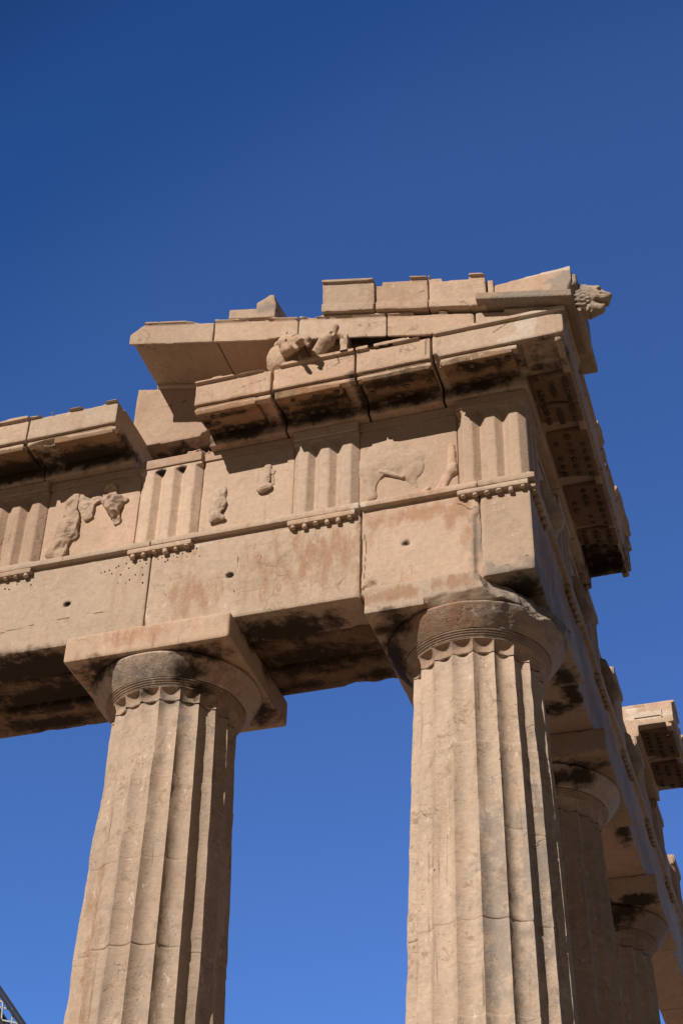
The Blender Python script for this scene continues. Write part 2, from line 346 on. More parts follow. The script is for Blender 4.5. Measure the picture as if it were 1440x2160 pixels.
for w, *p in [(.012, (-.48, 0, .13), (-.3, 0, .11), (-.08, 0, .17)), (.011, (-3.55, 0, .0), (-3.57, 0, .4), (-3.54, 0, .9)), (.012, (-1.56, -.70, 3.85), (-1.39, -.70, 3.90), (-1.23, -.70, 3.92), (-1.02, -.72, 4.0)),
              (.014, (-5.0, -.02, 4.35), (-4.86, .1, 4.317), (-4.7, .36, 4.28)), (.011, (-.85, 0, 1.1), (-.72, 0, .98), (-.62, 0, 1.0)), (.012, (-1.02, -.03, -.40), (-1.0, .02, -.62)), (.014, (-.92, -.05, -.34), (-.87, .02, -.62)),
              (.012, (-.62, 0, -.35), (-.56, .02, -.62)), (.011, (-2.0, 0, 1.15), (-1.95, 0, .6), (-1.98, 0, .2)), (.010, (-6.6, 0, .35), (-5.9, 0, .42), (-5.2, 0, .40)), (.012, (-1.0, -.64, 3.3), (-1.05, -.64, 2.9)),
              (.012, (-2.2, -.64, 3.3), (-2.14, -.64, 3.12), (-2.3, -.64, 3.02)), (.011, (-3.4, -.64, 3.05), (-3.1, -.64, 3.1)), (.012, (-4.9, .3, 3.9), (-4.6, .3, 3.95)), (.012, (-.2, -.64, 3.1), (.0, -.64, 3.22)),
              (.012, (-1.2, .1, -2.2), (-1.0, .1, -2.25), (-.75, .1, -2.18), (-.5, .2, -2.24)), (.012, (-5.0, .2, -2.6), (-4.8, .15, -2.7), (-4.5, .12, -2.66)), (.012, (-1.3, .2, -3.4), (-1.1, .1, -3.3)), (.012, (-4.75, .1, -4.4), (-4.5, .1, -4.1)),
              (.012, (0, 1.2, .1), (0, 1.3, 1.2)), (.012, (0, 3.0, .0), (0, 3.1, 1.2)), (.014, (0, 6.4, 0), (0, 6.5, 1.2))]: crack(w, *p)
# ------------------------------------------------------------------ ground
def grid(name, x0, x1, y0, y1, n, z, mat, label_kind):
    xs = np.sign(np.linspace(-1, 1, n))*np.abs(np.linspace(-1, 1, n))**3
    X, Y = np.meshgrid((x0+x1)/2+xs*(x1-x0)/2, (y0+y1)/2+xs*(y1-y0)/2, indexing='ij')
    V = np.stack([X, Y, np.full_like(X, z)], -1).reshape(-1, 3)
    V[:, 2] += .12*fbm(V*[1, 1, 0], .08, 3)-.1
    I = np.arange(n*n).reshape(n, n); Q = np.stack([I[:-1, :-1], I[1:, :-1], I[1:, 1:], I[:-1, 1:]], -1).reshape(-1, 4)
    o = link(name, V, Q, mat); o['kind'] = 'structure'; return o
M_GROUND = plain('pale limestone rubble ground', (.17, .13, .09), .95)
grid('ground', -3000, 3000, -3000, 3000, 90, -12.05, M_GROUND, 'structure')
def slab(name, lo, hi, mat):
    lo = np.array(lo); hi = np.array(hi)
    V = np.array([[(lo, hi)[i][0], (lo, hi)[j][1], (lo, hi)[k][2]] for i in (0, 1) for j in (0, 1) for k in (0, 1)])
    Q = [(0, 1, 3, 2), (4, 6, 7, 5), (0, 4, 5, 1), (2, 3, 7, 6), (0, 2, 6, 4), (1, 5, 7, 3)]
    return V, Q
V = []; Q = []
for k in range(3):
    e = .14+.7*k; v, q = slab('', (-30.2-e, -e, -12.3 if k == 2 else -10.43-.53*(k+1)), (e, 70+e, -10.43-.53*k), None)
    Q += [tuple(a+len(V)*1 for a in f) for f in q]; V += [tuple(x) for x in v]
o = link('stepped_platform', np.array(V), Q, M_BLOCK, sharp=20); o['kind'] = 'structure'

# ------------------------------------------------------------------ columns
H_BOT = -10.43
def rcol(z):
    t = (z-H_BOT)/9.57; return .9525-(.9525-.7405)*t+.017*np.sin(np.pi*np.clip(t, 0, 1))
DEPTH = .56
TT = np.array([-1, -.95, -.86, -.68, -.42, -.14, .14, .42, .68, .86, .95])
def lathe(name, ax, zs, rfun, mat, parent, close=True, seg=None, post=None, sharp=40):
    if seg is None:
        th = np.concatenate([np.radians(9+18*k)+np.radians(9)*(TT+1) for k in range(20)]); tl = np.tile(TT, 20)
    else: th = np.linspace(0, 2*np.pi, seg, endpoint=False); tl = np.zeros(seg)
    n = len(th); T, Z = np.meshgrid(th, zs); L = np.tile(tl, (len(zs), 1))
    R = rfun(T, Z, L)
    if isinstance(R, tuple): R, Z = R
    V = np.stack([ax[0]+R*np.cos(T), ax[1]+R*np.sin(T), Z], -1).reshape(-1, 3)
    if post is not None: V = post(V)
    I = np.arange(len(zs)*n).reshape(len(zs), n); J = np.roll(I, -1, 1)
    Q = np.stack([I[:-1], J[:-1], J[1:], I[1:]], -1).reshape(-1, 4)
    return link(name, V, Q, mat, parent, sharp, base=(ax[0], ax[1], V[:, 2].min()))
def column(ax, label, fine=True, worn=(), fract=None, dz=.0):
    root = empty('doric_column', (ax[0], ax[1], H_BOT)); props(root, label, 'column', 'fluted columns holding up the temple corner')
    joints = [-1.98+dz, -2.98+dz, -3.97+dz, -4.93+dz, -5.9, -6.8, -7.7, -8.6, -9.5]
    step = .03 if fine else .08
    zs = [np.arange(H_BOT, -5.4, .3), np.arange(-5.4, -.868, step)]
    for j in joints: zs.append(np.array([j-.022, j-.008, j, j+.008, j+.022]))
    zs = np.unique(np.round(np.concatenate(zs+[np.array([-.868])]), 4))
    def rf(T, Z, L):
        R = rcol(Z); w = np.pi*R/20; d = DEPTH*w*(1-L**2)
        P = np.stack([ax[0]+R*np.cos(T), ax[1]+R*np.sin(T), Z], -1).reshape(-1, 3)
        ch = np.clip(fbm(P*[1, 1, .55]+3., 5.5, 3)-.02, 0, 1).reshape(R.shape)
        big = np.clip(fbm(P*[1, 1, .5]+9., 1.6, 2)-.22, 0, 1).reshape(R.shape)
        ar = np.clip((np.abs(L)-.6)/.4, 0, 1)
        d = d+ar*(.026*ch+.09*np.clip(big-.06, 0, 1))
        for (a, z0, ra, rz, s) in worn:
            da = (T-np.radians(a)+np.pi) % (2*np.pi)-np.pi
            m = np.clip(1.6-np.sqrt((da/np.radians(ra))**2+((Z-z0)/rz)**2)*1.2+.5*fbm(P, 3.3, 3).reshape(R.shape), 0, 1)*s
            d = d*(1-m)+m*(DEPTH*w*.86+.012*fbm(P, 6., 3).reshape(R.shape))
        d = d+.006*fbm(P, 5., 3).reshape(R.shape)
        for q, j in enumerate(joints):
            d = d+.008*np.exp(-((Z-j)/.008)**2)*np.clip(.35+1.3*fbm(P+q*3, 1.8, 2).reshape(R.shape), 0, 1)
            d = d+.02*np.exp(-((Z-j)/.03)**2)*np.clip(fbm(P+q, 4, 2).reshape(R.shape)-.15, 0, 1)
        dr = np.searchsorted(np.sort(joints), Z[:, 0])
        d = d+(.004*np.sin(dr*2.3))[:, None]
        return R-d
    lathe('shaft', ax, zs, rf, M_COL, root, sharp=50)
    cp = empty('capital', (0, 0, 0)); cp.parent = root; cp.location = (0, 0, -.86-H_BOT)
    # neck with the flute tops, annulets and echinus
    zn = np.concatenate([np.linspace(-.855, -.765, 8), np.linspace(-.76, -.705, 9)])
    def rn(T, Z, L):
        R = .7405-.018*(Z+.86); w = np.pi*R/20; d = DEPTH*w*(1-L**2)
        lift = np.clip((Z+.775)/.062, 0, 1)
        d = d*np.sqrt(np.clip(1-lift**2*1.0, 0, 1))
        R = R+.03*np.clip((Z+.86)/.15, 0, 1)**2
        P = np.stack([ax[0]+R*np.cos(T), ax[1]+R*np.sin(T), Z], -1).reshape(-1, 3)
        ar = np.clip((np.abs(L)-.5)/.5, 0, 1)
        d = d+ar*.05*np.clip(fbm(P, 5., 2)-.05, 0, 1).reshape(R.shape)+.006*fbm(P+2., 6., 2).reshape(R.shape)
        return R-d
    lathe('fluted_neck', ax, zn, rn, M_COL, cp, sharp=50)
    prof = [(.735, -.873), (.72, -.868), (.72, -.858), (.735, -.8545)]
    lathe('neck_groove', ax, np.array([p[1] for p in prof]), lambda T, Z, L: np.repeat(np.array([p[0] for p in prof])[:, None]-.035, T.shape[1], 1), M_COL, cp, seg=96)
    az = []; r0 = .765
    for k in range(4):
        z0 = -.705+k*.021; a = r0+.018*k
        az += [(a-.012, z0), (a+.006, z0+.002), (a+.012, z0+.009), (a+.008, z0+.016), (a-.008, z0+.0175)]
    az = np.array(az)
    lathe('annulets', ax, az[:, 1], lambda T, Z, L: np.repeat(az[:, :1], T.shape[1], 1)+.004*fbm(np.stack([np.cos(T)*2, np.sin(T)*2, Z], -1).reshape(-1, 3), 4., 2).reshape(T.shape), M_COL, cp, seg=180, post=(fract if fract else None))
    ez = []
    for t in np.linspace(0, 1, 40):
        z = -.622+.262*t; r = .835+.205*(1.25*t-.25*t*t) if t < .8 else None
        if r is None:
            q = (t-.8)/.2; rb = .835+.205*(1.25*.8-.25*.64); r = rb+.018*math.sin(q*2.2)-.05*q*q
        ez.append((r, z))
    ez = np.array(ez)
    def re(T, Z, L):
        R = np.repeat(ez[:, :1], T.shape[1], 1)
        P = np.stack([ax[0]+R*np.cos(T), ax[1]+R*np.sin(T), Z], -1).reshape(-1, 3)
        return R+(.006+(.03*np.exp(-((P-np.array([-.3, .2, -.45]))**2).sum(1)/.18) if fract else 0*P[:, 0]).reshape(R.shape))*fbm(P, 7., 4).reshape(R.shape)-.05*np.clip(fbm(P+4, 2.2, 2).reshape(R.shape)-.42, 0, 1)
    lathe('echinus', ax, ez[:, 1], re, M_COL, cp, seg=220, post=(fract if fract else None))
    return root, cp
C1 = (-.89, .89); C2 = (-4.57, .89)
def bite(P):
    a = plane(P, (-.60, -.13, -.01), (.69, -.36, .62)); b = plane(P, (-.33, .0, -.36), (.62, -.62, .47))
    return -np.maximum(a-.16*fbm(P, 2.6, 5), b-.13*fbm(P+7, 2.6, 5))-.03*np.abs(fbm(P, 9., 4))
def fract_pts(V):
    V = V.astype(np.float64).copy(); inn = np.array([C1[0], C1[1], 0])-V; inn[:, 2] = 0; inn /= np.linalg.norm(inn, axis=1)[:, None]
    tot = np.zeros(len(V))
    for k in range(30):
        m = (bite(V.astype(np.float32)) < 0) & (tot < .30)
        if not m.any(): break
        V[m] += inn[m]*.012; tot[m] += .012
    return V
root1, cap1 = column(C1, 'big sunlit corner column with broken capital, under the right end of the facade', worn=[(-112, -1.9, 14, .7, .8), (-70, -1.6, 8, .3, .5)], fract=fract_pts)
root2, cap2 = column(C2, 'sunlit fluted column left of the corner with an intact square capital', worn=[(-104, -1.35, 24, .5, .85), (-118, -2.6, 8, .9, .8), (-60, -1.05, 12, .2, .5)], dz=.14)
HW = 1.035
def ab1(P, r):
    f = box(P, (C1[0]-HW, C1[1]-HW, -.36), (C1[0]+HW, C1[1]+HW, -.004), r)
    f = cut(f, bite(P))
    return np.maximum(f, np.minimum(plane(P, (-.9, -.15, -.25), (0, -.72, -.7))-.03*fbm(P, 5., 3), .42+.08*fbm(P, 3., 2)-np.abs(P[:, 0]+.82)))
sdf('abacus', ab1, (C1[0]-HW, C1[1]-HW, -.36), (C1[0]+HW, C1[1]+HW, 0), M_BLOCK, .018, cap1)['label'] = 'abacus with its front right corner broken off'
def ab2(P, r): return box(P, (C2[0]-HW, C2[1]-HW, -.36), (C2[0]+HW, C2[1]+HW, -.004), np.maximum(r, .03))
sdf('abacus', ab2, (C2[0]-HW, C2[1]-HW, -.36), (C2[0]+HW, C2[1]+HW, 0), M_BLOCK, .02, cap2)
for k, (y, lab) in enumerate([(4.57, 'shaded fluted column directly behind the corner column, with black crust on its capital'),
                              (8.86, 'shaded fluted column farthest back on the right flank of the temple')]):
    ax = (-.89, y); rt, cp = column(ax, lab, fine=False, worn=[(-60, -2.2, 12, .8, .8)])
    sdf('abacus', lambda P, r: box(P, (ax[0]-HW, y-HW, -.36), (ax[0]+HW, y+HW, -.004), np.maximum(r, .02)), (ax[0]-HW, y-HW, -.36), (ax[0]+HW, y+HW, 0), M_BLOCK, .03, cp)

# ------------------------------------------------------------------ architrave
TZ0, TZ1, TP = 1.235, 1.33, .075
def gutta_mesh(name, r0, r1, h, mat):
    a = np.linspace(0, 2*np.pi, 12, endpoint=False); V = []
    for (r, z) in ((r0, 0.), (r0*.55+r1*.45, -h*.45), (r1, -h*.92), (r1*.6, -h)): V += [(r*math.cos(t), r*math.sin(t), z) for t in a]
    V.append((0, 0, -h)); Q = []
    for k in range(3):
        for i in range(12): Q.append((k*12+i, k*12+12+i, k*12+12+(i+1) % 12, k*12+(i+1) % 12)[::-1])
    for i in range(12): Q.append((36+i, 48, 36+(i+1) % 12)[::-1])
    me = bpy.data.meshes.new(name); me.from_pydata(V, [], Q); me.update()
    me.polygons.foreach_set('use_smooth', np.ones(len(Q), bool)); me.materials.append(mat)
    at = me.attributes.new('stain_shade', 'FLOAT_COLOR', 'POINT'); at.data.foreach_set('color', np.zeros(len(V)*4, np.float32)); return me
G_REG = gutta_mesh('gutta', .032, .039, .055, M_BLOCK)
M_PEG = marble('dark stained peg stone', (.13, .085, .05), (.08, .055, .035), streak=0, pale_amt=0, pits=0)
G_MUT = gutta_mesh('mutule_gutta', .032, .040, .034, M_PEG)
rnd = random.Random(4)
def gutta(me, parent, loc):
    o = bpy.data.objects.new('gutta', me); COL.objects.link(o); o.parent = parent
    o.location = Vector(loc)-worldloc(parent); s = rnd.uniform(.75, 1.1)
    o.rotation_euler = (rnd.uniform(-.12, .12), rnd.uniform(-.12, .12), rnd.uniform(0, 6)); o.scale = (s, s, rnd.uniform(.45, 1.15)); return o
def architrave(lo, hi, label, extra=None, h=.02, axis=0, taenia=True, mat=None, body='beam'):
    """axis 0: the face looks to -y (facade); axis 1: it looks to +x (flank)"""
    root = empty('architrave_block', ((lo[0]+hi[0])/2, (lo[1]+hi[1])/2, lo[2])); props(root, label, 'architrave block', 'architrave blocks laid across the columns')
    def f(P, r):
        g = box(P, (lo[0]+.002, lo[1], lo[2]), (hi[0]-.002, hi[1], TZ0+.03), r) if axis == 0 else box(P, (lo[0], lo[1]+.002, lo[2]), (hi[0], hi[1]-.002, TZ0+.03), r)
        if taenia:
            t = box(P, (lo[0]+.002, lo[1]-TP, TZ0), (hi[0]-.002, hi[1], TZ1), np.minimum(r, .03)) if axis == 0 else box(P, (lo[0], lo[1]+.002, TZ0), (hi[0]+TP, hi[1]-.002, TZ1), np.minimum(r, .03))
            g = np.minimum(g, t)
        else: g = box(P, lo, (hi[0], hi[1], TZ1), r)
        return extra(P, g, r) if extra else g
    l2 = list(lo); h2 = [hi[0], hi[1], TZ1]
    if taenia:
        l2[1] -= TP
        if axis == 1: h2[0] += TP
    sdf(body, f, l2, h2, mat or M_BLOCK, h, root)
    return root
def regula(root, c, axis=0, w=.845, n=6, lim=None):
    a, b = c-w/2, c+w/2
    if axis == 0: lo, hi = (a, -TP-.004, 1.158), (b, .02, TZ0-.002)
    else: lo, hi = (-.02, a, 1.158), (TP+.004, b, TZ0-.002)
    rg = sdf('regula', lambda P, r: box(P, lo, hi, np.minimum(r, .025)), lo, hi, M_BLOCK, .014 if axis == 0 else .022, root)
    for k in range(n):
        t = a+w*(k+.5)/n
        gutta(G_REG, rg, (t, -.042, 1.160) if axis == 0 else (.042, t, 1.160))
    return rg
def holes(P, g, L):
    for c, r in L: g = cut(g, ell(P, c, r)-.03*fbm(P, 14., 3))
    return g
for (c) in [(-1.48, 0, .65), (-3.64, 0, .63), (-5.75, 0, .62)]: st(0, c, (.04, .06, .035), 1.1)
A = architrave((-8.86, 0, 0), (-4.70, .58, TZ1), 'long left architrave block running out of the photo at the left edge', lambda P, g, r: holes(P, g, [((-5.75, 0, .62), (.05, .05, .04))]))
def exB(P, g, r):
    g = holes(P, g, [((-3.64, 0, .63), (.05, .05, .04))])
    g = cut(g, cap(P, (-4.69, -.02, .0), (-4.71, -.02, .26), .075, .015))
    g = cut(g, cap(P, (-3.56, -.002, .0), (-3.55, -.002, .8), .008, .007)-.006*fbm(P, 6, 2))
    return cut(g, cap(P, (-2.04, -.03, .0), (-2.03, -.03, 1.2), .04, .03)-.05*fbm(P+3, 5, 4))
B = architrave((-4.69, 0, 0), (-2.025, .58, TZ1), 'middle architrave block streaked orange, spanning between the two front columns', exB)
def exC(P, g, r):
    g = holes(P, g, [((-1.48, 0, .65), (.05, .05, .04)), ((-1.92, .0, .08), (.10, .05, .12))])
    g = cut(g, cap(P, (-2.02, -.03, .0), (-2.0, -.03, 1.2), .04, .03)-.05*fbm(P, 5, 4))
    return cut(g, cap(P, (-.60, -.03, -.1), (-.62, -.03, .86), .10, .07)-.02*fbm(P, 4, 2))
Cb = architrave((-2.015, 0, 0), (-.60, .58, TZ1), 'short architrave block with orange patina band, resting on the broken corner capital', exC)
def exD(P, g, r):
    # the taenia turns the corner
    t = box(P, (-.597, -TP, TZ0), (TP, .3, TZ1), np.minimum(r, .03))
    g = np.minimum(g, t)
    g = cut(g, cap(P, (-.60, -.01, -.1), (-.60, -.01, .86), .025)-.015*fbm(P, 6, 2))
    return cut(g, cap(P, (-.45, -.003, .13), (-.1, -.003, .16), .008)-.006*fbm(P, 6, 2))
D = architrave((-.597, 0, 0), (0, 4.565, TZ1), 'corner architrave beam, its sunlit end in front and its long face shaded along the flank', exD, axis=1)
E_ = architrave((-.597, 4.575, 0), (0, 8.855, TZ1), 'shaded flank architrave beam between the second and third columns back', axis=1, h=.03)
F_ = architrave((-.597, 8.865, 0), (0, 13.145, TZ1), 'flank architrave beam at the right edge of the photo, partly pale bluish marble', axis=1, h=.035)
G_ = architrave((-.597, 13.155, 0), (0, 17.4, TZ1), 'farthest flank architrave beam, hardly seen behind the right edge', axis=1, h=.05)
fr = [-.4225, -2.5, -4.57, -6.72]
regula(D, fr[0]); regula(B, fr[1]); regula(B, fr[2]); regula(A, fr[3])
fl = [.4225, 2.5, 4.57, 6.72, 8.86, 11.0, 13.15, 15.3]
for y in fl[:2]: regula(D, y, 1)
for y in fl[2:4]: regula(E_, y+(.05 if y < 5 else 0), 1)
for y in fl[4:6]: regula(F_, y+(.05 if y < 9 else 0), 1)
for y in fl[6:8]: regula(G_, y+.05, 1)
# inner beams behind the outer faces
INNER = 'inner architrave beams behind the face blocks'
def inner(lo, hi, label, h=.03):
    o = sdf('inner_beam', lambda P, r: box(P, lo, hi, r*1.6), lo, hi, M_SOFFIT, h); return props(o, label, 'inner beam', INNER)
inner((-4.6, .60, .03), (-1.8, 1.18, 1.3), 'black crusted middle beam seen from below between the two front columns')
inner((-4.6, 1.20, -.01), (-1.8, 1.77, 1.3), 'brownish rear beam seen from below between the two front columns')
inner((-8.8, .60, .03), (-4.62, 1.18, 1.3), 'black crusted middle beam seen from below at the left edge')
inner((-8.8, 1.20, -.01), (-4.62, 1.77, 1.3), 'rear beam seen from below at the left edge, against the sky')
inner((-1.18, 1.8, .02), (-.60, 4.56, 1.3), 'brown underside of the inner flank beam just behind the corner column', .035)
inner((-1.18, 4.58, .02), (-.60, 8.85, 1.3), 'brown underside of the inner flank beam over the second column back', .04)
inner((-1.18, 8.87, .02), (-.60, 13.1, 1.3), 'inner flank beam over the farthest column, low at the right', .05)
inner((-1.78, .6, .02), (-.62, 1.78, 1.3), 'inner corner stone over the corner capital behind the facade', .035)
# small drill holes in the architrave face
hm = bpy.data.meshes.new('dowel_hole')
a = np.linspace(0, 2*np.pi, 8, endpoint=False)
hm.from_pydata([(math.cos(t)*.011, 0, math.sin(t)*.012) for t in a]+[(math.cos(t)*.004, -.004, math.sin(t)*.004) for t in a], [], [tuple(range(8, 16))]+[(i, (i+1) % 8, 8+(i+1) % 8, 8+i) for i in range(8)])
hm.materials.append(M_HOLE)
pts = [(-5.35, .98), (-5.3, .99), (-5.24, 1.0), (-5.2, .94), (-5.15, 1.02), (-5.12, 1.04), (-5.08, .9), (-5.02, 1.06), (-4.98, .98), (-4.95, .8), (-4.9, 1.03), (-4.88, .86), (-4.84, 1.06), (-4.8, .95), (-4.78, .84), (-4.75, 1.0), (-5.0, .76), (-5.1, .78), (-4.77, .72),
       (-4.6, 1.04), (-4.55, 1.05), (-4.5, .98), (-4.47, 1.0), (-4.4, 1.05), (-4.35, 1.02), (-4.28, 1.06), (-4.22, 1.0), (-4.18, 1.07), (-4.12, 1.02), (-4.1, 1.1), (-4.05, .97), (-6.75, 1.05), (-6.66, 1.0), (-6.6, .98), (-6.5, 1.04), (-6.42, 1.1), (-6.36, 1.05), (-6.3, .99), (-6.28, 1.1)]
for (x, z) in pts:
    p_ = A if x < -4.7 else B; o = bpy.data.objects.new('dowel_hole', hm); COL.objects.link(o); o.parent = p_
    o.location = Vector((x, -.004, z+.02))-worldloc(p_); o.scale = (rnd.uniform(.6, 1.1),)*3

# ------------------------------------------------------------------ frieze
FZ0, FZ1 = TZ1+.002, 2.69
TW = .845
def vgroove(P, t, depth=.085, half=.088, top=2.50, face=0., ax=0):
    # V-shaped groove with a slanted top; t = position along the face, depth measured into the block
    a = P[:, ax]-t; d = (P[:, 1]-face) if ax == 0 else (face-P[:, 0])
    s = half/depth
    v = (np.abs(a)-half)+d*s
    v = v/math.sqrt(1+s*s)
    return np.maximum(v, P[:, 2]-top+.12*np.maximum(.0, d))
def triglyph(c, axis, label, h=.016, corner=False, top=FZ1, depth=.42, wear=1.0):
    a, b = c-TW/2, c+TW/2
    root = empty('triglyph_block', (c if axis == 0 else -.2, c if axis == 1 else .2, FZ0)); props(root, label, 'triglyph', 'grooved triglyph blocks of the frieze')
    if corner: lo, hi = (-TW, 0, FZ0), (0, TW, top)
    elif axis == 0: lo, hi = (a, 0, FZ0), (b, depth, top)
    else: lo, hi = (-depth, a, FZ0), (0, b, top)
    gt = min(2.50, top-.1)
    def f(P, r):
        g = box(P, lo, hi, np.minimum(r*wear, .06))
        for ax in ((0, 1) if corner else (axis,)):
            q0 = -TW if (corner and ax == 0) else (0 if corner else a)
            for k in range(4):
                g = cut(g, vgroove(P, q0+TW*k/3, top=gt, ax=ax)-.006*fbm(P+5, 4., 2))
        return g
    sdf('grooved_face', f, lo, hi, M_SMOOTH if axis == 0 else M_BLOCK, h, root)
    if top >= FZ1-.01:
        e = .022; l2 = (lo[0], lo[1]-e, 2.545) if axis == 0 else (lo[0], lo[1], 2.545)
        h2 = (hi[0], lo[1], top-.002) if axis == 0 else (hi[0]+e, hi[1], top-.002)
        if corner: l2, h2 = (-TW, -e, 2.545), (e, TW, top-.002)
        def fb(P, r):
            g = box(P, l2, h2, np.minimum(r*.8, .03))
            if corner: g = cut(g, box(P, (-2, .02, 2), (-.02, 2, 3), .001))
            return g
        if not corner:
            l2 = (l2[0], l2[1], l2[2]); h2 = (h2[0], lo[1]+.002, h2[2]) if axis == 0 else h2
            if axis == 1: l2 = (hi[0]-.002, l2[1], l2[2])
        sdf('capital_band', fb, l2, h2, M_BLOCK, .012 if axis == 0 else .02, root)
    return root
triglyph(fr[0], 0, 'corner triglyph block at the right end of the frieze, grooved on two faces', corner=True)
triglyph(fr[1], 0, 'sunlit triglyph block over the gap between the two front columns', wear=1.2)
triglyph(fr[2], 0, 'sunlit triglyph block above the left column, its top band catching sun', wear=1.2)
triglyph(fr[3], 0, 'triglyph block at the left edge of the photo, its top in shadow')
FLT = ['shaded flank triglyph nearest the corner', 'shaded flank triglyph over the second column back, its top against the sky', 'flank triglyph standing against the sky midway along the open frieze', 'flank triglyph below the separate far cornice piece', 'flank triglyph past the far cornice piece', 'far flank triglyph with pale marble at the right edge', 'last flank triglyph, hidden beyond the right edge']
for y, lab in zip(fl[1:], FLT): triglyph(y, 1, lab, h=.028, top=FZ1)
def metope(a, b, axis, label, relief=None, h=.03, top=FZ1, rlabel=None):
    rec = .075
    root = empty('metope_panel', ((a+b)/2 if axis == 0 else -.2, (a+b)/2 if axis == 1 else .2, FZ0)); props(root, label, 'metope', 'metope panels of the frieze')
    lo, hi = ((a, rec, FZ0), (b, .35, top)) if axis == 0 else ((-.35, a, FZ0), (-rec, b, top))
    sdf('panel', lambda P, r: box(P, lo, hi, r*.5), lo, hi, M_SMOOTH, h, root)
    if top >= FZ1-.01:
        l2, h2 = ((a+.002, rec-.025, 2.56), (b-.002, rec-.001, top-.004)) if axis == 0 else ((-rec+.001, a+.002, 2.56), (-rec+.025, b-.002, top-.004))
        sdf('top_fascia', lambda P, r: box(P, l2, h2, np.minimum(r, .012)), l2, h2, M_BLOCK, .012 if axis == 0 else .02, root)
    for n, (fn, l3, h3) in enumerate(relief or []):
        o = sdf('relief_figure', fn, l3, h3, M_SCULPT if axis else M_SMOOTH, .010 if axis == 0 else .022, root, sharp=0, wob=.0)
    return root
R_ = .075
def rough(P, g, k=.02, s=6.): return g+k*fbm(P, s, 4)+.35*k*np.abs(fbm(P, s*2.6, 3))
def flat(P, q=1.9): P = P.copy(); P[:, 1] = R_+(P[:, 1]-R_)*q; return P
# right metope: battered horse and rider in low relief
def met_a(P, r):
    g = ell(P, (-1.74, R_+.085, 2.02), (.42, .125, .50))                                     # worn chest, neck and body run together
    g = smin(g, ell(P, (-1.62, R_+.07, 1.95), (.48, .12, .24)), .05)
    g = smin(g, cap(P, (-1.95, R_+.05, 1.9), (-1.91, R_+.05, 1.50), .10, .085), .05)       # foreleg along the hollow
    g = smin(g, ell(P, (-1.40, R_+.015, 1.80), (.145, .065, .14)), .03)                       # haunch
    g = smin(g, cap(P, (-1.48, R_+.04, 1.74), (-1.36, R_+.045, 1.54), .075, .055), .04)
    g = rough(P, g, .012, 9.)
    g = cut(g, ell(P, (-1.695, R_-.06, 1.60), (.175, .2, .20))-.015*fbm(P, 7, 2))
    g = np.minimum(g, rough(P, cap(P, (-1.80, R_-.025, 1.84), (-1.52, R_-.015, 1.70), .032, .036), .014, 9.))   # remnant of a leg across the hollow
    g = cut(g, cap(P, (-1.78, R_-.04, 2.36), (-1.70, R_-.04, 2.14), .018, .012))
    g = cut(g, cap(P, (-1.93, R_-.04, 2.12), (-1.86, R_-.04, 2.2), .022, .012))
    return np.maximum(np.maximum(g, P[:, 2]-2.42-.05*fbm(P, 4, 2)), FZ0+.005-P[:, 2])
def met_a2(P, r):
    P = flat(P, 1.3)
    g = cap(P, (-.92, R_, 2.05), (-.93, R_-.02, 1.66), .05, .07)
    g = smin(g, cap(P, (-.94, R_-.01, 1.66), (-1.02, R_-.01, 1.44), .05, .035), .04)
    g = smin(g, cap(P, (-1.02, R_, 1.60), (-1.10, R_, 1.42), .035, .03), .03)
    g = smin(g, cap(P, (-1.22, R_, 1.47), (-1.30, R_, 1.40), .03, .03), .03)
    return np.maximum(rough(P, g, .022, 7.), FZ0+.005-P[:, 2])
metope(-2.08, -.845, 0, 'carved metope between the corner triglyph and the next, with a worn horse relief',
       [(met_a, (-2.06, -.06, FZ0), (-1.16, .12, 2.46)), (met_a2, (-1.36, -.04, FZ0), (-.86, .12, 2.14))])
def met_b(P, r):
    P = flat(P)
    g = cap(P, (-3.93, R_, 2.02), (-3.90, R_-.05, 1.82), .06, .085)
    g = smin(g, cap(P, (-3.86, R_, 2.05), (-3.83, R_-.03, 1.82), .05, .06), .04)
    g = smin(g, cap(P, (-3.90, R_-.05, 1.80), (-3.93, R_-.08, 1.60), .085, .075), .05)
    g = smin(g, cap(P, (-3.93, R_-.06, 1.60), (-3.82, R_-.07, 1.57), .06, .045), .04)
    return rough(P, g, .045, 10.)
def met_b2(P, r):
    P = flat(P)
    g = cap(P, (-3.27, R_-.02, 2.26), (-3.29, R_-.04, 2.10), .05, .06)
    g = smin(g, cap(P, (-3.28, R_-.03, 2.12), (-3.31, R_-.07, 1.93), .055, .075), .04)
    g = smin(g, cap(P, (-3.33, R_-.06, 1.90), (-3.24, R_-.06, 1.93), .06, .05), .03)
    g = smin(g, cap(P, (-3.20, R_, 2.20), (-3.19, R_, 1.98), .028, .022), .02)
    return rough(P, g, .04, 11.)
metope(-4.147, -2.923, 0, 'nearly blank metope with two small broken lumps of sculpture left on it',
       [(met_b, (-4.08, -.12, 1.44), (-3.68, .12, 2.14)), (met_b2, (-3.44, -.1, 1.78), (-3.12, .12, 2.36))])
def torn(P, L, th=.05):          # torn sheet of broken relief: ragged outline, uneven plateau
    Q = P.copy(); Q[:, 1] = R_; g = None
    for a, b, ra, rb in L:
        d = cap(Q, (a[0], R_, a[1]), (b[0], R_, b[1]), ra, rb); g = d if g is None else smin(g, d, .03)
    g = g+.05*fbm(Q, 7., 4)
    t = th*(1+1.6*fbm(P*[1, .3, 1], 6., 5))+.25*np.minimum(-g, .1)
    return np.maximum(np.maximum(g, R_-t-P[:, 1]), FZ0+.01-P[:, 2])*.8
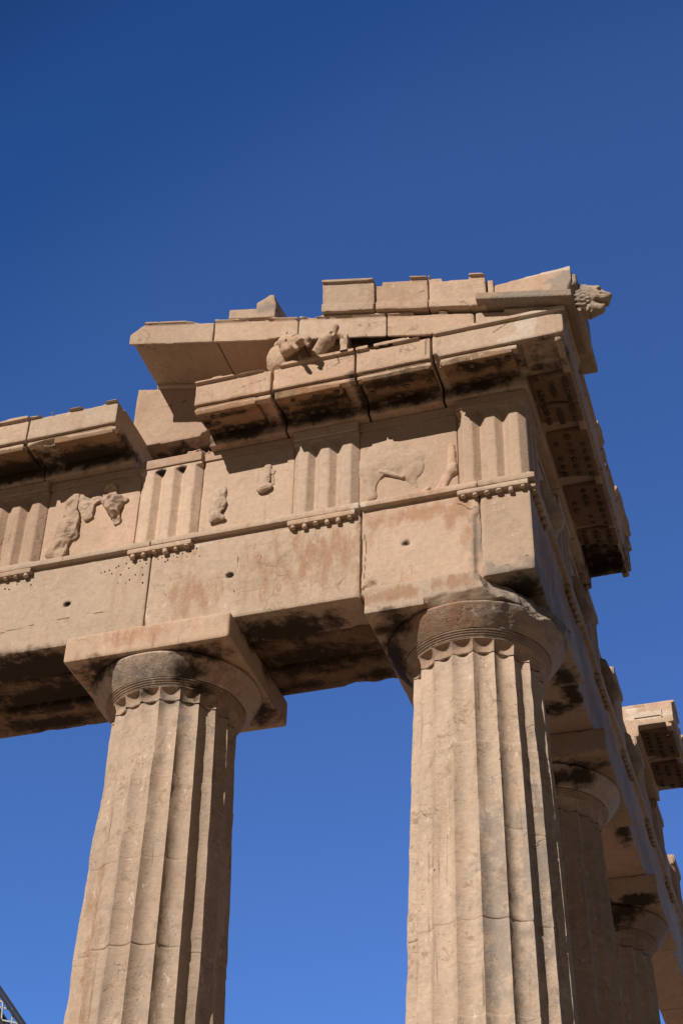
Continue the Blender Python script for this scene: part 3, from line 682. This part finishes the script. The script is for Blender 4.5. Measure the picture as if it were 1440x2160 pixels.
def met_c(P, r): return torn(P, [((-5.92, 2.30), (-5.93, 2.0), .10, .12), ((-5.93, 2.0), (-6.04, 1.5), .12, .15), ((-5.85, 2.05), (-5.85, 1.7), .05, .05)], .055)
def met_c2(P, r): return torn(P, [((-5.86, 2.28), (-5.60, 2.30), .08, .08), ((-5.74, 2.2), (-5.68, 2.0), .12, .07)], .04)
def met_c3(P, r): return torn(P, [((-5.42, 2.34), (-5.34, 2.1), .10, .12), ((-5.34, 2.05), (-5.27, 1.85), .09, .05), ((-5.24, 2.2), (-5.17, 2.17), .045, .035)], .075)
metope(-6.297, -4.993, 0, 'left metope with torn ragged figures in relief, half in shadow',
       [(met_c, (-6.28, -.15, FZ0), (-5.72, .12, 2.44)), (met_c2, (-5.92, -.1, 1.85), (-5.5, .12, 2.44)), (met_c3, (-5.58, -.12, 1.72), (-5.08, .12, 2.46))])
def flr(y, s):
    def f(P, r):
        g = cap(P, (-R_, y-.15, 2.2), (-R_+.12, y-.1, 1.7), .1, .12)
        g = smin(g, cap(P, (-R_+.1, y-.1, 1.75), (-R_+.02, y+.1, 1.42), .1, .07), .06)
        g = smin(g, cap(P, (-R_, y+.3, 2.25), (-R_+.1, y+.25, 1.9), .09, .1), .06)
        return rough(P, g, .05, 5.)
    return [(f, (-.2, y-.45, FZ0), (.22, y+.5, 2.45))]
mls = ['shaded flank metope just round the corner, with battered relief', 'shaded flank metope under the broken cornice end, its relief sticking out', 'flank metope with its top against the sky', 'flank metope before the far cornice piece', 'flank metope beneath the far cornice piece', 'flank metope beyond the far cornice piece', 'last flank metope near the right edge']
ed = [TW]+[v for y in fl[1:] for v in (y-TW/2, y+TW/2)]
for k in range(7): metope(ed[2*k], ed[2*k+1], 1, mls[k], flr((ed[2*k]+ed[2*k+1])/2, k) if k < 4 else None, .04, top=(FZ1 if k < 2 else 2.6-.03*(k % 3)))
# frieze backers
BK = 'rear frieze blocks behind the carved frieze'
for lo, hi, lab in [((-8.6, .44, FZ0), (-4.3, 1.6, 2.66), 'rear frieze block behind the left metope'), ((-4.28, .44, FZ0), (-.86, 1.6, 2.66), 'rear frieze block behind the metopes nearer the corner'),
                    ((-1.5, 1.62, FZ0), (-.44, 8.4, 2.55), 'rear frieze block along the nearer flank'), ((-1.5, 8.42, FZ0), (-.44, 16.5, 2.55), 'rear frieze block along the farther flank')]:
    props(sdf('rear_frieze_block', lambda P, r: box(P, lo, hi, r), lo, hi, M_BLOCK, .06), lab, 'frieze block', BK)

# ------------------------------------------------------------------ horizontal cornice
GW = .64
def cornice(x0, x1, mutules, label, axis=0, h=.018, back=.9, extra=None, corner=False, gut=True, vis=True, zt=3.29, mut_chip=1.0):
    """built for the facade (axis 0); axis 1 uses (x,y) swapped: w = outward distance"""
    root = empty('cornice_block', ((x0+x1)/2 if axis == 0 else .2, (x0+x1)/2 if axis == 1 else -.2, FZ1)); props(root, label, 'cornice block', 'horizontal cornice blocks along the roof edge')
    def m(a, b, w0, w1, z0, z1):
        return ((a, -w1, z0), (b, -w0, z1)) if axis == 0 else ((w0, a, z0), (w1, b, z1))
    def bodyf(P, r):
        L = lambda *q: m(*q)
        g = box(P, *L(x0+.003, x1-.003, -back, GW, 2.885, zt-.055), r)                      # corona
        g = U(g, box(P, *L(x0+.003, x1-.003, -back, GW+.045, zt-.06, zt), np.minimum(r, .05)))   # crowning moulding
        g = U(g, box(P, *L(x0+.003, x1-.003, -back, .065, FZ1+.003, 2.92), np.minimum(r, .03)))    # bed
        g = U(g, box(P, *L(x0+.003, x1-.003, GW-.13, GW-.035, 2.80, 2.90), np.minimum(r*1.2, .04)))  # drip fascia
        if corner:
            g = U(g, box(P, (-.95, -GW, 2.885), (GW, .5, zt-.055), r), box(P, (-.95, -GW-.045, zt-.06), (GW+.045, .5, zt), np.minimum(r, .05)))
            g = U(g, box(P, (GW-.13, -GW+.035, 2.80), (GW-.035, .5, 2.90), np.minimum(r*1.2, .04)), box(P, (-.95, -.065, FZ1+.003), (.065, .5, 2.92), .02))
        q_ = P.copy(); q_[:, 1 if axis == 0 else 0] *= .6; q_[:, 2] = 4.2
        if axis == 0: g = np.maximum(g, np.minimum(.35*(fbm(q_+3.3, 1.9, 4)-.09), P[:, 2]-(zt-.052-.02*fbm(q_, 6, 2))))      # top moulding broken off in lengths
        sl_ = box(P, *L(x0-.1, x1+.1, GW-.10, GW+.2, 2.862, 2.888), .003)
        if corner: sl_ = U(box(P, (-1.2, -GW-.2, 2.862), (GW-.02, -GW+.10, 2.888), .003), box(P, (GW-.10, -GW+.02, 2.862), (GW+.2, .8, 2.888), .003))
        g = cut(g, sl_-.012*fbm(P+8, 2.2, 2))
        return extra(P, g, r) if extra else g
    if corner: lo, hi = (x0, -GW-.05, FZ1), (GW+.05, .9, zt)
    else:
        lo, hi = m(x0, x1, -back, GW+.05, FZ1, zt)
    b = sdf('corona', bodyf, lo, hi, M_BLOCK, h, root)
    for (a, c, ax) in mutules:
        def q(u0, u1, w0, w1, z0, z1): return ((u0, -w1, z0), (u1, -w0, z1)) if ax == 0 else ((w0, u0, z0), (w1, u1, z1))
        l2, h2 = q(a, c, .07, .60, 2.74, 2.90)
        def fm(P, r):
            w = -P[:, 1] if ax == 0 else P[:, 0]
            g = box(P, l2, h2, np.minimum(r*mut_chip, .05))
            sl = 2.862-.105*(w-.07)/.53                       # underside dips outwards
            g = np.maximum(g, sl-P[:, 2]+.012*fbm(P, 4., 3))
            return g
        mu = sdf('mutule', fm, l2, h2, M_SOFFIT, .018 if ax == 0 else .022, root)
        if gut:
            for i in range(6):
                for j, w in enumerate((.17, .335, .505)):
                    if rnd.random() < (.25 if ax == 1 else .5): continue
                    t = a+(c-a)*(i+.5)/6; z = 2.862-.105*(w-.07)/.53+.006
                    gutta(G_MUT, mu, (t, -w, z) if ax == 0 else (w, t, z))
    return root
def blob_cut(L, k=.05, s=4.):
    def ex(P, g, r):
        for c, rr in L: g = cut(g, ell(P, c, rr)-k*fbm(P, s, 3))
        return g
    return ex
cornice(-8.6, -6.36, [(-8.1, -7.27, 0), (-7.05, -6.2+.0, 0)][:1]+[(-7.05, -6.40, 0)], 'cornice block cut by the left edge of the photo', gut=False, extra=blob_cut([((-7.0, -.6, 3.33), (.5, .4, .05)), ((-6.3, -.66, 2.84), (.1, .2, .07))]))
cornice(-6.35, -5.10, [(-5.97, -5.15, 0)], 'left cornice block whose broken right end shows beside the gap', gut=False, extra=blob_cut([((-6.1, -.7, 3.30), (.3, .2, .04)), ((-6.0, -.6, 2.8), (.25, .05, .05))]))
cornice(-4.04, -3.02, [(-4.02, -3.23, 0)], 'cornice block just right of the gap, under the horse heads', extra=blob_cut([((-3.6, -.72, 3.33), (.5, .1, .05))]))
cornice(-3.00, -1.94, [(-2.98, -2.13, 0)], 'cornice block under the horse heads with a rounded broken left corner', extra=blob_cut([((-3.0, -.7, 3.35), (.10, .2, .10)), ((-2.9, -.62, 2.80), (.5, .08, .05)), ((-2.3, -.7, 3.34), (.35, .2, .05))], .04))
cornice(-1.92, -.98, [(-1.86, -1.0, 0)], 'cornice block third from the corner gap, with stained dotted underside, right of the horse heads', extra=blob_cut([((-1.3, -.66, 2.80), (.4, .06, .04)), ((-1.5, -.72, 3.32), (.3, .1, .035))]))
def exK(P, g, r):
    g = cut(g, ell(P, (-.95, -.62, 2.84), (.09, .12, .1))-.03*fbm(P, 5, 3))
    g = cut(g, box(P, (.10, -.55, 2.6), (.50, -.14, 2.93), .03))
    return cut(g, ell(P, (-.5, -.60, 2.79), (.35, .05, .045))-.03*fbm(P, 5, 3))
cornice(-.96, .07, [(-.86, .0, 0), (.0, .85, 1)][:1]+[(-.02, .47, 1)], 'corner cornice block with a pale marble patch, at the right end of the facade', corner=True, extra=exK)
cornice(.505, 1.98, [(.50+.02, .86, 1), (1.05, 1.95, 1)], 'shaded flank cornice block next to the corner, rows of pegs below', axis=1, h=.022)
cornice(1.99, 3.08, [(2.16, 3.02, 1)], 'middle shaded flank cornice block with rows of pegs below', axis=1, h=.022, extra=blob_cut([((.64, 2.3, 3.3), (.1, .2, .06)), ((.66, 2.9, 3.3), (.1, .1, .05))]))
def exEnd(P, g, r):
    return cut(g, box(P, (.07, 3.5, 2.5), (.56, 4.22, 3.12), .03)-.03*fbm(P, 4, 2))
cornice(3.09, 4.30, [(3.12, 3.46, 1)], 'broken last block of the near flank cornice, hollow and black below', axis=1, h=.022, extra=exEnd)
def exFar(P, g, r):
    g = cut(g, box(P, (.02, 8.40, 3.02), (.46, 8.475, 3.09), .003))
    return cut(g, ell(P, (.66, 9.4, 3.3), (.15, .5, .06))-.05*fbm(P, 4, 2))
cornice(8.46, 9.58, [(8.62, 9.45, 1)], 'separate far cornice piece on the right flank, its sunlit front end holding a pale strip', axis=1, h=.022, extra=exFar)
cornice(9.60, 10.72, [(9.70, 10.5, 1)], 'far flank cornice block at the right edge, behind the sunlit end piece', axis=1, h=.025)
o = sdf('inset_strip', lambda P, r: U(box(P, (.015, 8.445, 3.02), (.46, 8.468, 3.09), .002), box(P, (.445, 8.44, 2.99), (.465, 8.466, 3.13), .002)), (.01, 8.44, 2.98), (.47, 8.48, 3.14), marble('new white marble', (.70, .62, .53), (.66, .58, .49), streak=.02, grey_amt=.05, pits=0, bump=.1, age=.05), .008)
props(o, 'pale new marble strip let into the sunlit end of the far cornice piece', 'marble strip')
# loose slabs on the flank edge of the roof
for (a, b, x1, z1, lab) in [(1.55, 2.02, .70, 3.40, 'small weathered roof stone on the near flank cornice edge'), (2.95, 4.05, .72, 3.40, 'flat roof stone overhanging the broken end of the flank cornice')]:
    lo, hi = (.2, a, 3.292), (x1, b, z1)
    props(sdf('roof_stone', lambda P, r: rough(P, box(P, lo, hi, np.maximum(r, .03)), .03, 4.), lo, hi, M_BLOCK, .025), lab, 'roof stone', 'stones left on the roof edge')
lo, hi = (.1, 9.6, 3.292), (.62, 10.9, 3.5)
props(sdf('roof_stone', lambda P, r: rough(P, box(P, lo, hi, np.maximum(r, .03)), .03, 4.), lo, hi, M_BLOCK, .03), 'bright topped roof stone on the far cornice at the right edge', 'roof stone', 'stones left on the roof edge')
# ragged stub of the missing cornice block
lo, hi = (-4.5, .02, 2.693), (-4.08, .42, 2.84)
props(sdf('stone_stub', lambda P, r: rough(P, ell(P, (-4.28, .2, 2.72), (.22, .2, .1)), .07, 5.), (-4.55, -.05, 2.6), (-4.02, .45, 2.9), M_BLOCK, .015), 'small ragged stone stub on the frieze top in the cornice gap', 'stone stub')

# ------------------------------------------------------------------ pediment
RS = -.237
def tymp(P, r):
    g = box(P, (-5.36, .30, 3.26), (-4.06, .95, 4.40), np.minimum(r, .03))
    g = np.maximum(g, P[:, 2]-(3.095+RS*P[:, 0]))
    g = cut(g, ell(P, (-4.06, .3, 3.25), (.35, .3, .10))-.05*fbm(P, 5, 3))
    return cut(g, ell(P, (-5.3, .3, 3.22), (.5, .3, .06))-.05*fbm(P, 5, 3))
props(sdf('tympanum_block', tymp, (-5.36, .30, 3.26), (-4.06, .95, 4.40), M_SMOOTH, .02), 'upright tympanum block standing in the gap, sunlit with a curved shadow', 'tympanum block', 'pediment wall blocks behind the sculptures')
def tymp2(P, r):
    g = box(P, (-4.05, .34, 3.26), (-1.2, .8, 5), np.minimum(r, .03))
    return np.maximum(g, P[:, 2]-(3.16+RS*P[:, 0]))
props(sdf('tympanum_block', tymp2, (-4.05, .34, 3.26), (-1.2, .8, 4.08), M_SMOOTH, .03), 'shaded pediment wall behind the horse heads under the sloping cornice', 'tympanum block', 'pediment wall blocks behind the sculptures')
lo, hi = (-5.06, .27, 3.098), (-4.42, .9, 3.162)
props(sdf('packing_slab', lambda P, r: box(P, lo, hi, np.minimum(r, .01)), lo, hi, M_SMOOTH, .014, shear=RS), 'thin packing slab between tympanum block and sloping cornice', 'packing slab')
def raking(x0, x1, label, extra=None, z_floor=None):
    lo, hi = (x0+.003, -.64, 3.05), (x1-.003, 1.0, 3.43)
    def f(P, r):
        g = box(P, lo, (hi[0], hi[1], 3.405), np.minimum(r, .05))
        g = U(g, box(P, (lo[0], -.672, 3.395), (hi[0], hi[1], 3.435), np.minimum(r, .035)))
        g = cut(g, box(P, (lo[0]-1, -.60, 2.9), (hi[0]+1, .31, 3.165), .01))
        q_ = P*[1, .5, 0]+2.; g = np.maximum(g, np.minimum(.35*(fbm(q_, 2.1, 4)-.10), P[:, 2]-(3.40-.012*fbm(q_, 7, 2))))
        if z_floor: g = np.maximum(g, z_floor-(P[:, 2]+RS*P[:, 0]))
        return extra(P, g, r) if extra else g
    o = sdf('raking_cornice_block', f, (lo[0], -.68, 3.04), (hi[0], 1.0, 3.44), M_SMOOTH, .018, shear=RS)
    return props(o, label, 'raking cornice', 'sloping cornice blocks of the pediment')
def exR1(P, g, r):
    g = cut(g, plane(P, (-4.93, -.64, 3.43), (-.75, -.25, .62))-.05*fbm(P, 2.5, 3))
    g = np.maximum(g, plane(P, (-5.0, -.64, 3.2), (-.96, -.26, 0))-.03*fbm(P, 3, 2)) if False else g
    return g
def exRL(P, g, r):
    g = np.maximum(g, plane(P, (-4.90, -.64, 3.43), (-.72, -.2, .68))-.05*fbm(P, 2.5, 3))
    return cut(g, ell(P, (-3.9, -.68, 3.45), (.3, .1, .05))-.02*fbm(P, 6, 2))
raking(-5.08, -3.87, 'leftmost sloping cornice block, jutting into the sky with a rounded broken end', exRL)
raking(-3.865, -2.70, 'sloping cornice block above the left horse head', blob_cut([((-3.3, -.68, 3.46), (.3, .12, .05)), ((-2.9, -.64, 3.04), (.25, .1, .05))], .03))
raking(-2.695, -1.53, 'sloping cornice block above the dark gap right of the horse heads', blob_cut([((-2.5, -.68, 3.45), (.15, .1, .04))], .03))
raking(-1.525, -.42, 'sloping cornice block meeting the horizontal cornice', z_floor=3.296)
raking(-.415, .60, 'thin wedge of sloping cornice at the very corner', z_floor=3.296)
def sima(x0, x1, label, extra=None, back=.1):
    lo = (x0+.003, -.735, 3.438); hi = (x1-.003, back, 3.99)
    def f(P, r):
        r2 = np.minimum(r, .035)
        g = box(P, lo, (hi[0], back, 3.575), r2)
        # leaning face
        b = box(P, (lo[0]+.0, -.80, 3.56), (hi[0]-.0, back, 3.985), r2)
        b = np.maximum(b, plane(P, (0, -.690, 3.575), (0, -1, -.08)))
        b = np.maximum(b, plane(P, (0, -.745, 3.98), (0, -1, 0)))
        g = U(g, b, box(P, (lo[0], -.762, 3.95), (hi[0], back, 3.99), np.minimum(r, .02)))
        return extra(P, g, r) if extra else g
    o = sdf('sima_block', f, (lo[0], -.80, 3.43), (hi[0], back, 4.0), M_BLOCK, .016, shear=RS)
    return props(o, label, 'sima block', 'upright gutter blocks along the roof slope')
sima(-2.37, -1.67, 'left gutter block of the row, upright with a complete straight top lip')
def top_break(L):
    def ex(P, g, r):
        for (x, w, d) in L: g = np.maximum(g, -(np.maximum(np.abs(P[:, 0]-x)-w, (3.99-d)-P[:, 2])-.02*fbm(P, 6, 3)))
        return g
    return ex
sima(-1.655, -.975, 'middle gutter block with a broken top left and a diagonal crack', top_break([(-1.5, .3, .05), (-1.62, .06, .12)]))
sima(-.97, -.25, 'right gutter block with a scooped top edge before the corner', top_break([(-.62, .17, .07), (-.85, .08, .03)]))
lo, hi = (-.235, -.66, 3.44), (-.16, .1, 3.95)
props(sdf('sima_splinter', lambda P, r: box(P, lo, hi, r), lo, hi, M_BLOCK, .014, shear=RS), 'narrow splinter of gutter stone wedged before the corner block', 'stone splinter')
# corner block with the lion spout
cs = empty('corner_gutter_block', (.3, -.3, 3.3)); props(cs, 'flat topped corner gutter block with a white top edge, beside the lion head', 'gutter block')
def cb(P, r):
    zb = 3.43+RS*P[:, 0]
    g = box(P, (-.14, -.735, 3.0), (.80, .25, 3.87), np.minimum(r, .03))
    g = np.maximum(g, zb+.10-P[:, 2])
    g = np.maximum(g, P[:, 2]-(3.80+.085*(P[:, 0]+.14)))
    return np.maximum(g, plane(P, (.80, -.735, 3.68), (.75, -.5, -.25))-.03*fbm(P, 4, 2))
sdf('block', cb, (-.14, -.74, 3.2), (.80, .25, 3.9), M_SMOOTH, .016, cs)
def cl(P, r):
    zb = 3.43+RS*P[:, 0]
    g = box(P, (-.36, -.84, 3.0), (.80, .2, 3.9), np.minimum(r, .03))
    return np.maximum(np.maximum(g, zb+.01-P[:, 2]), P[:, 2]-zb-.125)
sdf('base_ledge', cl, (-.36, -.85, 3.2), (.8, .2, 3.66), M_SCULPT, .015, cs)
def cy(P, r):
    g = box(P, (.62, -.70, 3.38), (.86, .2, 3.76), np.maximum(r, .02))
    g = np.maximum(g, plane(P, (.86, -.70, 3.62), (.45, -.55, -.6))-.02*fbm(P, 5, 2))
    return np.maximum(g, P[:, 2]-3.76+.02*fbm(P, 6, 2))
sdf('grey_cyma_return', cy, (.6, -.72, 3.36), (.88, .2, 3.8), M_SCULPT, .015, cs)
lo, hi = (.30, -.52, 3.292), (.86, .60, 3.42)
props(sdf('flank_gutter_slab', lambda P, r: U(box(P, lo, (.80, .6, 3.6), r), box(P, lo, hi, np.minimum(r, .03))), lo, (hi[0], hi[1], 3.6), M_BLOCK, .018), 'shaded gutter slab on the flank roof edge directly below the lion head', 'gutter slab')
# lion head
LC = np.array([.955, -.42, 3.53]); LF = np.array([.99, -.06, -.10]); LF /= np.linalg.norm(LF); LS = np.array([.06, 1., 0]); LS -= LF*(LS@LF); LS /= np.linalg.norm(LS); LU = np.cross(LF, LS)
if LU[2] < 0: LU = -LU
def lion(P, r):
    Q = np.stack([(P-LC)@LF, (P-LC)@LS, (P-LC)@LU], 1).astype(np.float32); Q[:, 1] = np.abs(Q[:, 1])
    g = ell(Q, (.0, 0, .01), (.175, .16, .19))
    g = smin(g, cap(Q, (.10, 0, .03), (.175, 0, -.005), .105, .088), .04)            # muzzle
    g = smin(g, cap(Q, (.10, .06, -.01), (.19, .045, -.045), .062, .05), .025)       # flews
    g = smin(g, ell(Q, (.235, 0, .025), (.045, .045, .034)), .02)                    # nose
    g = smin(g, cap(Q, (.05, .03, -.155), (.135, .012, -.172), .078, .058), .03)     # lower jaw
    g = smin(g, cap(Q, (.085, .035, .135), (.125, .095, .095), .042, .032), .02)     # brow
    g = smin(g, cap(Q, (.02, .12, .0), (.08, .10, -.07), .06, .05), .03)             # cheekbone
    g = cut(g, ell(Q, (.205, 0, -.108), (.125, .3, .030)))                           # open mouth
    g = smin(g, cap(Q, (.09, 0, -.125), (.17, 0, -.125), .04, .03), .01)             # tongue
    g = cut(g, ell(Q, (.135, .088, .062), (.030, .03, .022)))
    g = np.minimum(g, ell(Q, (.122, .074, .060), (.022, .022, .017)))                # eye
    g = cut(g, cap(Q, (.16, .098, -.01), (.24, .06, .0), .012, .006))                # furrow beside the nose
    for ring, (f0, rr, n, lr, ln) in enumerate(((.005, .186, 26, .019, .05), (-.045, .205, 26, .022, .055), (-.10, .215, 24, .025, .06))):
        for k in range(n):
            a = 2*math.pi*(k+.5*ring)/n
            if math.cos(a) < -.02: continue
            s_, u = rr*.90*math.cos(a), rr*1.03*math.sin(a)-.012
            g = np.minimum(g, cap(Q, (f0+.02, s_*.95, u*.95), (f0-ln, s_*1.06, u*1.06), lr, lr*.6))
    g = smin(g, cap(Q, (-.05, .0, 0), (-.22, 0, 0), .185, .20), .015)
    for (f, s_, u) in ((.10, .02, -.215), (.06, .05, -.225), (.02, .08, -.22)): g = smin(g, cap(Q, (f, s_, u+.03), (f-.02, s_, u-.015), .028, .014), .012)
    return g+.005*fbm(P, 16., 3)
lionh = sdf('lion_head_spout', lion, (.70, -.68, 3.22), (1.28, -.16, 3.80), M_SCULPT, .0085, sharp=0, wob=0)
props(lionh, 'carved lion head water spout with open mouth and curly mane, at the roof corner', 'lion head')
# sima fragment left on the raking cornice
def frag(P, r):
    g = box(P, (-3.67, -.66, 3.44), (-3.02, -.1, 3.62), np.maximum(r, .015))
    w = box(P, (-3.30, -.63, 3.5), (-3.03, -.1, 3.90), r)
    w = np.maximum(w, plane(P, (-3.13, -.63, 3.88), (-.62, -.1, .78))-.02*fbm(P, 5, 2))
    w = np.maximum(w, plane(P, (-3.05, -.6, 3.80), (.95, -.15, .25))-.02*fbm(P, 5, 2))
    return U(g, w)
props(sdf('sima_fragment', frag, (-3.67, -.68, 3.43), (-3.02, -.1, 3.9), M_BLOCK, .014, shear=RS), 'lone L shaped gutter fragment perched on the sloping cornice against the sky', 'stone fragment')
# horses' heads rising from the pediment floor
def horse1(P, r):
    P = P+np.array([0, .11, .085], np.float32)
    g = ell(P, (-2.95, -.36, 3.60), (.205, .20, .28))                                   # arched neck and jowl
    g = smin(g, cap(P, (-2.95, -.30, 3.62), (-2.88, -.15, 3.5), .19, .25), .06)
    g = smin(g, cap(P, (-2.82, -.58, 3.68), (-2.62, -.72, 3.52), .115, .085), .03)       # nose bone
    g = smin(g, cap(P, (-2.80, -.60, 3.54), (-2.64, -.74, 3.44), .095, .05), .025)       # cheek
    g = smin(g, cap(P, (-2.60, -.73, 3.52), (-2.47, -.79, 3.43), .085, .058), .025)      # muzzle
    g = smin(g, cap(P, (-2.50, -.79, 3.42), (-2.46, -.79, 3.35), .05, .03), .02)         # upper lip
    g = cut(g, ell(P, (-2.575, -.80, 3.405), (.085, .11, .04)))                          # open mouth
    g = smin(g, cap(P, (-2.64, -.78, 3.40), (-2.595, -.80, 3.315), .034, .026), .012)    # lower lip
    g = cut(g, ell(P, (-2.66, -.76, 3.605), (.035, .05, .016))); g = np.minimum(g, ell(P, (-2.665, -.735, 3.60), (.02, .03, .014)))
    g = smin(g, cap(P, (-2.72, -.70, 3.645), (-2.62, -.76, 3.625), .022, .018), .012)    # brow
    g = cut(g, cap(P, (-2.775, -.70, 3.66), (-2.80, -.74, 3.40), .012, .010))            # crease behind the cheek
    g = smin(g, cap(P, (-2.97, -.52, 3.76), (-2.80, -.60, 3.77), .045, .035), .025)      # mane
    g = smin(g, cap(P, (-2.84, -.62, 3.77), (-2.80, -.64, 3.83), .026, .012), .012)      # ear
    return g+.016*fbm(P, 7., 4)+.014*np.abs(fbm(P+4, 14., 3))
def horse2(P, r):
    P = P+np.array([-.03, .17, .12], np.float32)
    g = cap(P, (-2.44, -.45, 3.48), (-2.30, -.56, 3.56), .10, .095)
    g = smin(g, cap(P, (-2.33, -.58, 3.56), (-2.25, -.60, 3.62), .075, .06), .03)
    g = smin(g, cap(P, (-2.25, -.58, 3.60), (-2.20, -.58, 3.75), .05, .052), .02)
    g = smin(g, cap(P, (-2.20, -.56, 3.66), (-2.11, -.52, 3.60), .035, .028), .02)
    g = cut(g, ell(P, (-2.21, -.66, 3.60), (.03, .06, .05)))
    b = box(P, (-2.145, -.54, 3.3), (-2.045, -.2, 3.68), .02)
    g = np.minimum(g, np.maximum(b, plane(P, (-2.1, -.5, 3.67), (.3, 0, 1))))
    return np.maximum(g+.014*fbm(P, 9., 4), 3.285-P[:, 2])
h1 = sdf('horse_head_statue', lambda P, r: np.maximum(horse1(P, r), np.where(P[:, 1] > -.695, 3.285, 3.0)-P[:, 2]), (-3.2, -1.08, 3.16), (-2.36, .05, 3.82), M_SMOOTH, .011, sharp=0, wob=0)
props(h1, 'marble horse head with arched neck hanging its open mouth over the cornice edge', 'horse head')
h2 = sdf('horse_head_statue', horse2, (-2.55, -.90, 3.28), (-1.98, -.3, 3.78), M_SMOOTH, .011, sharp=0, wob=0)
props(h2, 'smaller broken horse head with an upright stump, right of the arched horse', 'horse head')

# ------------------------------------------------------------------ crane boom far off at the lower left
M_STEEL = plain('dark painted steel', (.012, .012, .014), .85, 0.); M_LACE = plain('galvanised steel', (.36, .36, .34), .6, 0.); M_PANEL = plain('blue grey steel panel', (.03, .034, .055), .7)
def bar(V, Q, a, b, w):
    a = np.array(a); b = np.array(b); d = b-a; d = d/np.linalg.norm(d); s = np.cross(d, [0, 1, 0]); s /= np.linalg.norm(s); t = np.cross(d, s)
    n = len(V)
    for p in (a, b):
        for i, j in ((-1, -1), (1, -1), (1, 1), (-1, 1)): V.append(p+(s*i+t*j)*w/2)
    Q += [(n, n+1, n+2, n+3)[::-1], (n+4, n+5, n+6, n+7)]+[(n+i, n+4+i, n+4+(i+1) % 4, n+(i+1) % 4)[::-1] for i in range(4)]
c0 = np.array([-23.58, 30, 9.23]); cd = np.array([1.16, 0, -1.38]); cd /= np.linalg.norm(cd); cn = np.array([-cd[2]*-1, 0, 0]); cn = np.array([cd[2], 0, -cd[0]])   # to the lower left
crane = empty('crane_boom', tuple(c0+cd*28)); props(crane, 'dark lattice crane boom slanting through the bottom left corner', 'crane')
ch = []
for off, w in ((0, .09), (.50, .24)):
    for dy in (0, .7):
        V = []; Q = []; a = c0+cn*off+[0, dy, 0]; bar(V, Q, a-cd*8, a+cd*27.5, w); link('boom_chord', np.array(V), Q, M_STEEL, crane, sharp=20)
for k in range(70):
    s0 = -8+k*.5; V = []; Q = []
    for dy in (0, .7):
        a = c0+[0, dy, 0]+cd*s0+cn*(.05 if k % 2 else .4); b = c0+[0, dy, 0]+cd*(s0+.5)+cn*(.4 if k % 2 else .05); bar(V, Q, a, b, .045)
    link('boom_lacing', np.array(V), Q, M_LACE, crane, sharp=20)
V = []; Q = []; bar(V, Q, c0+cn*1.08+[0, .35, 0]-cd*7, c0+cn*1.08+[0, .35, 0]+cd*27, .8); link('boom_panel', np.array(V), Q, M_PANEL, crane, sharp=20)
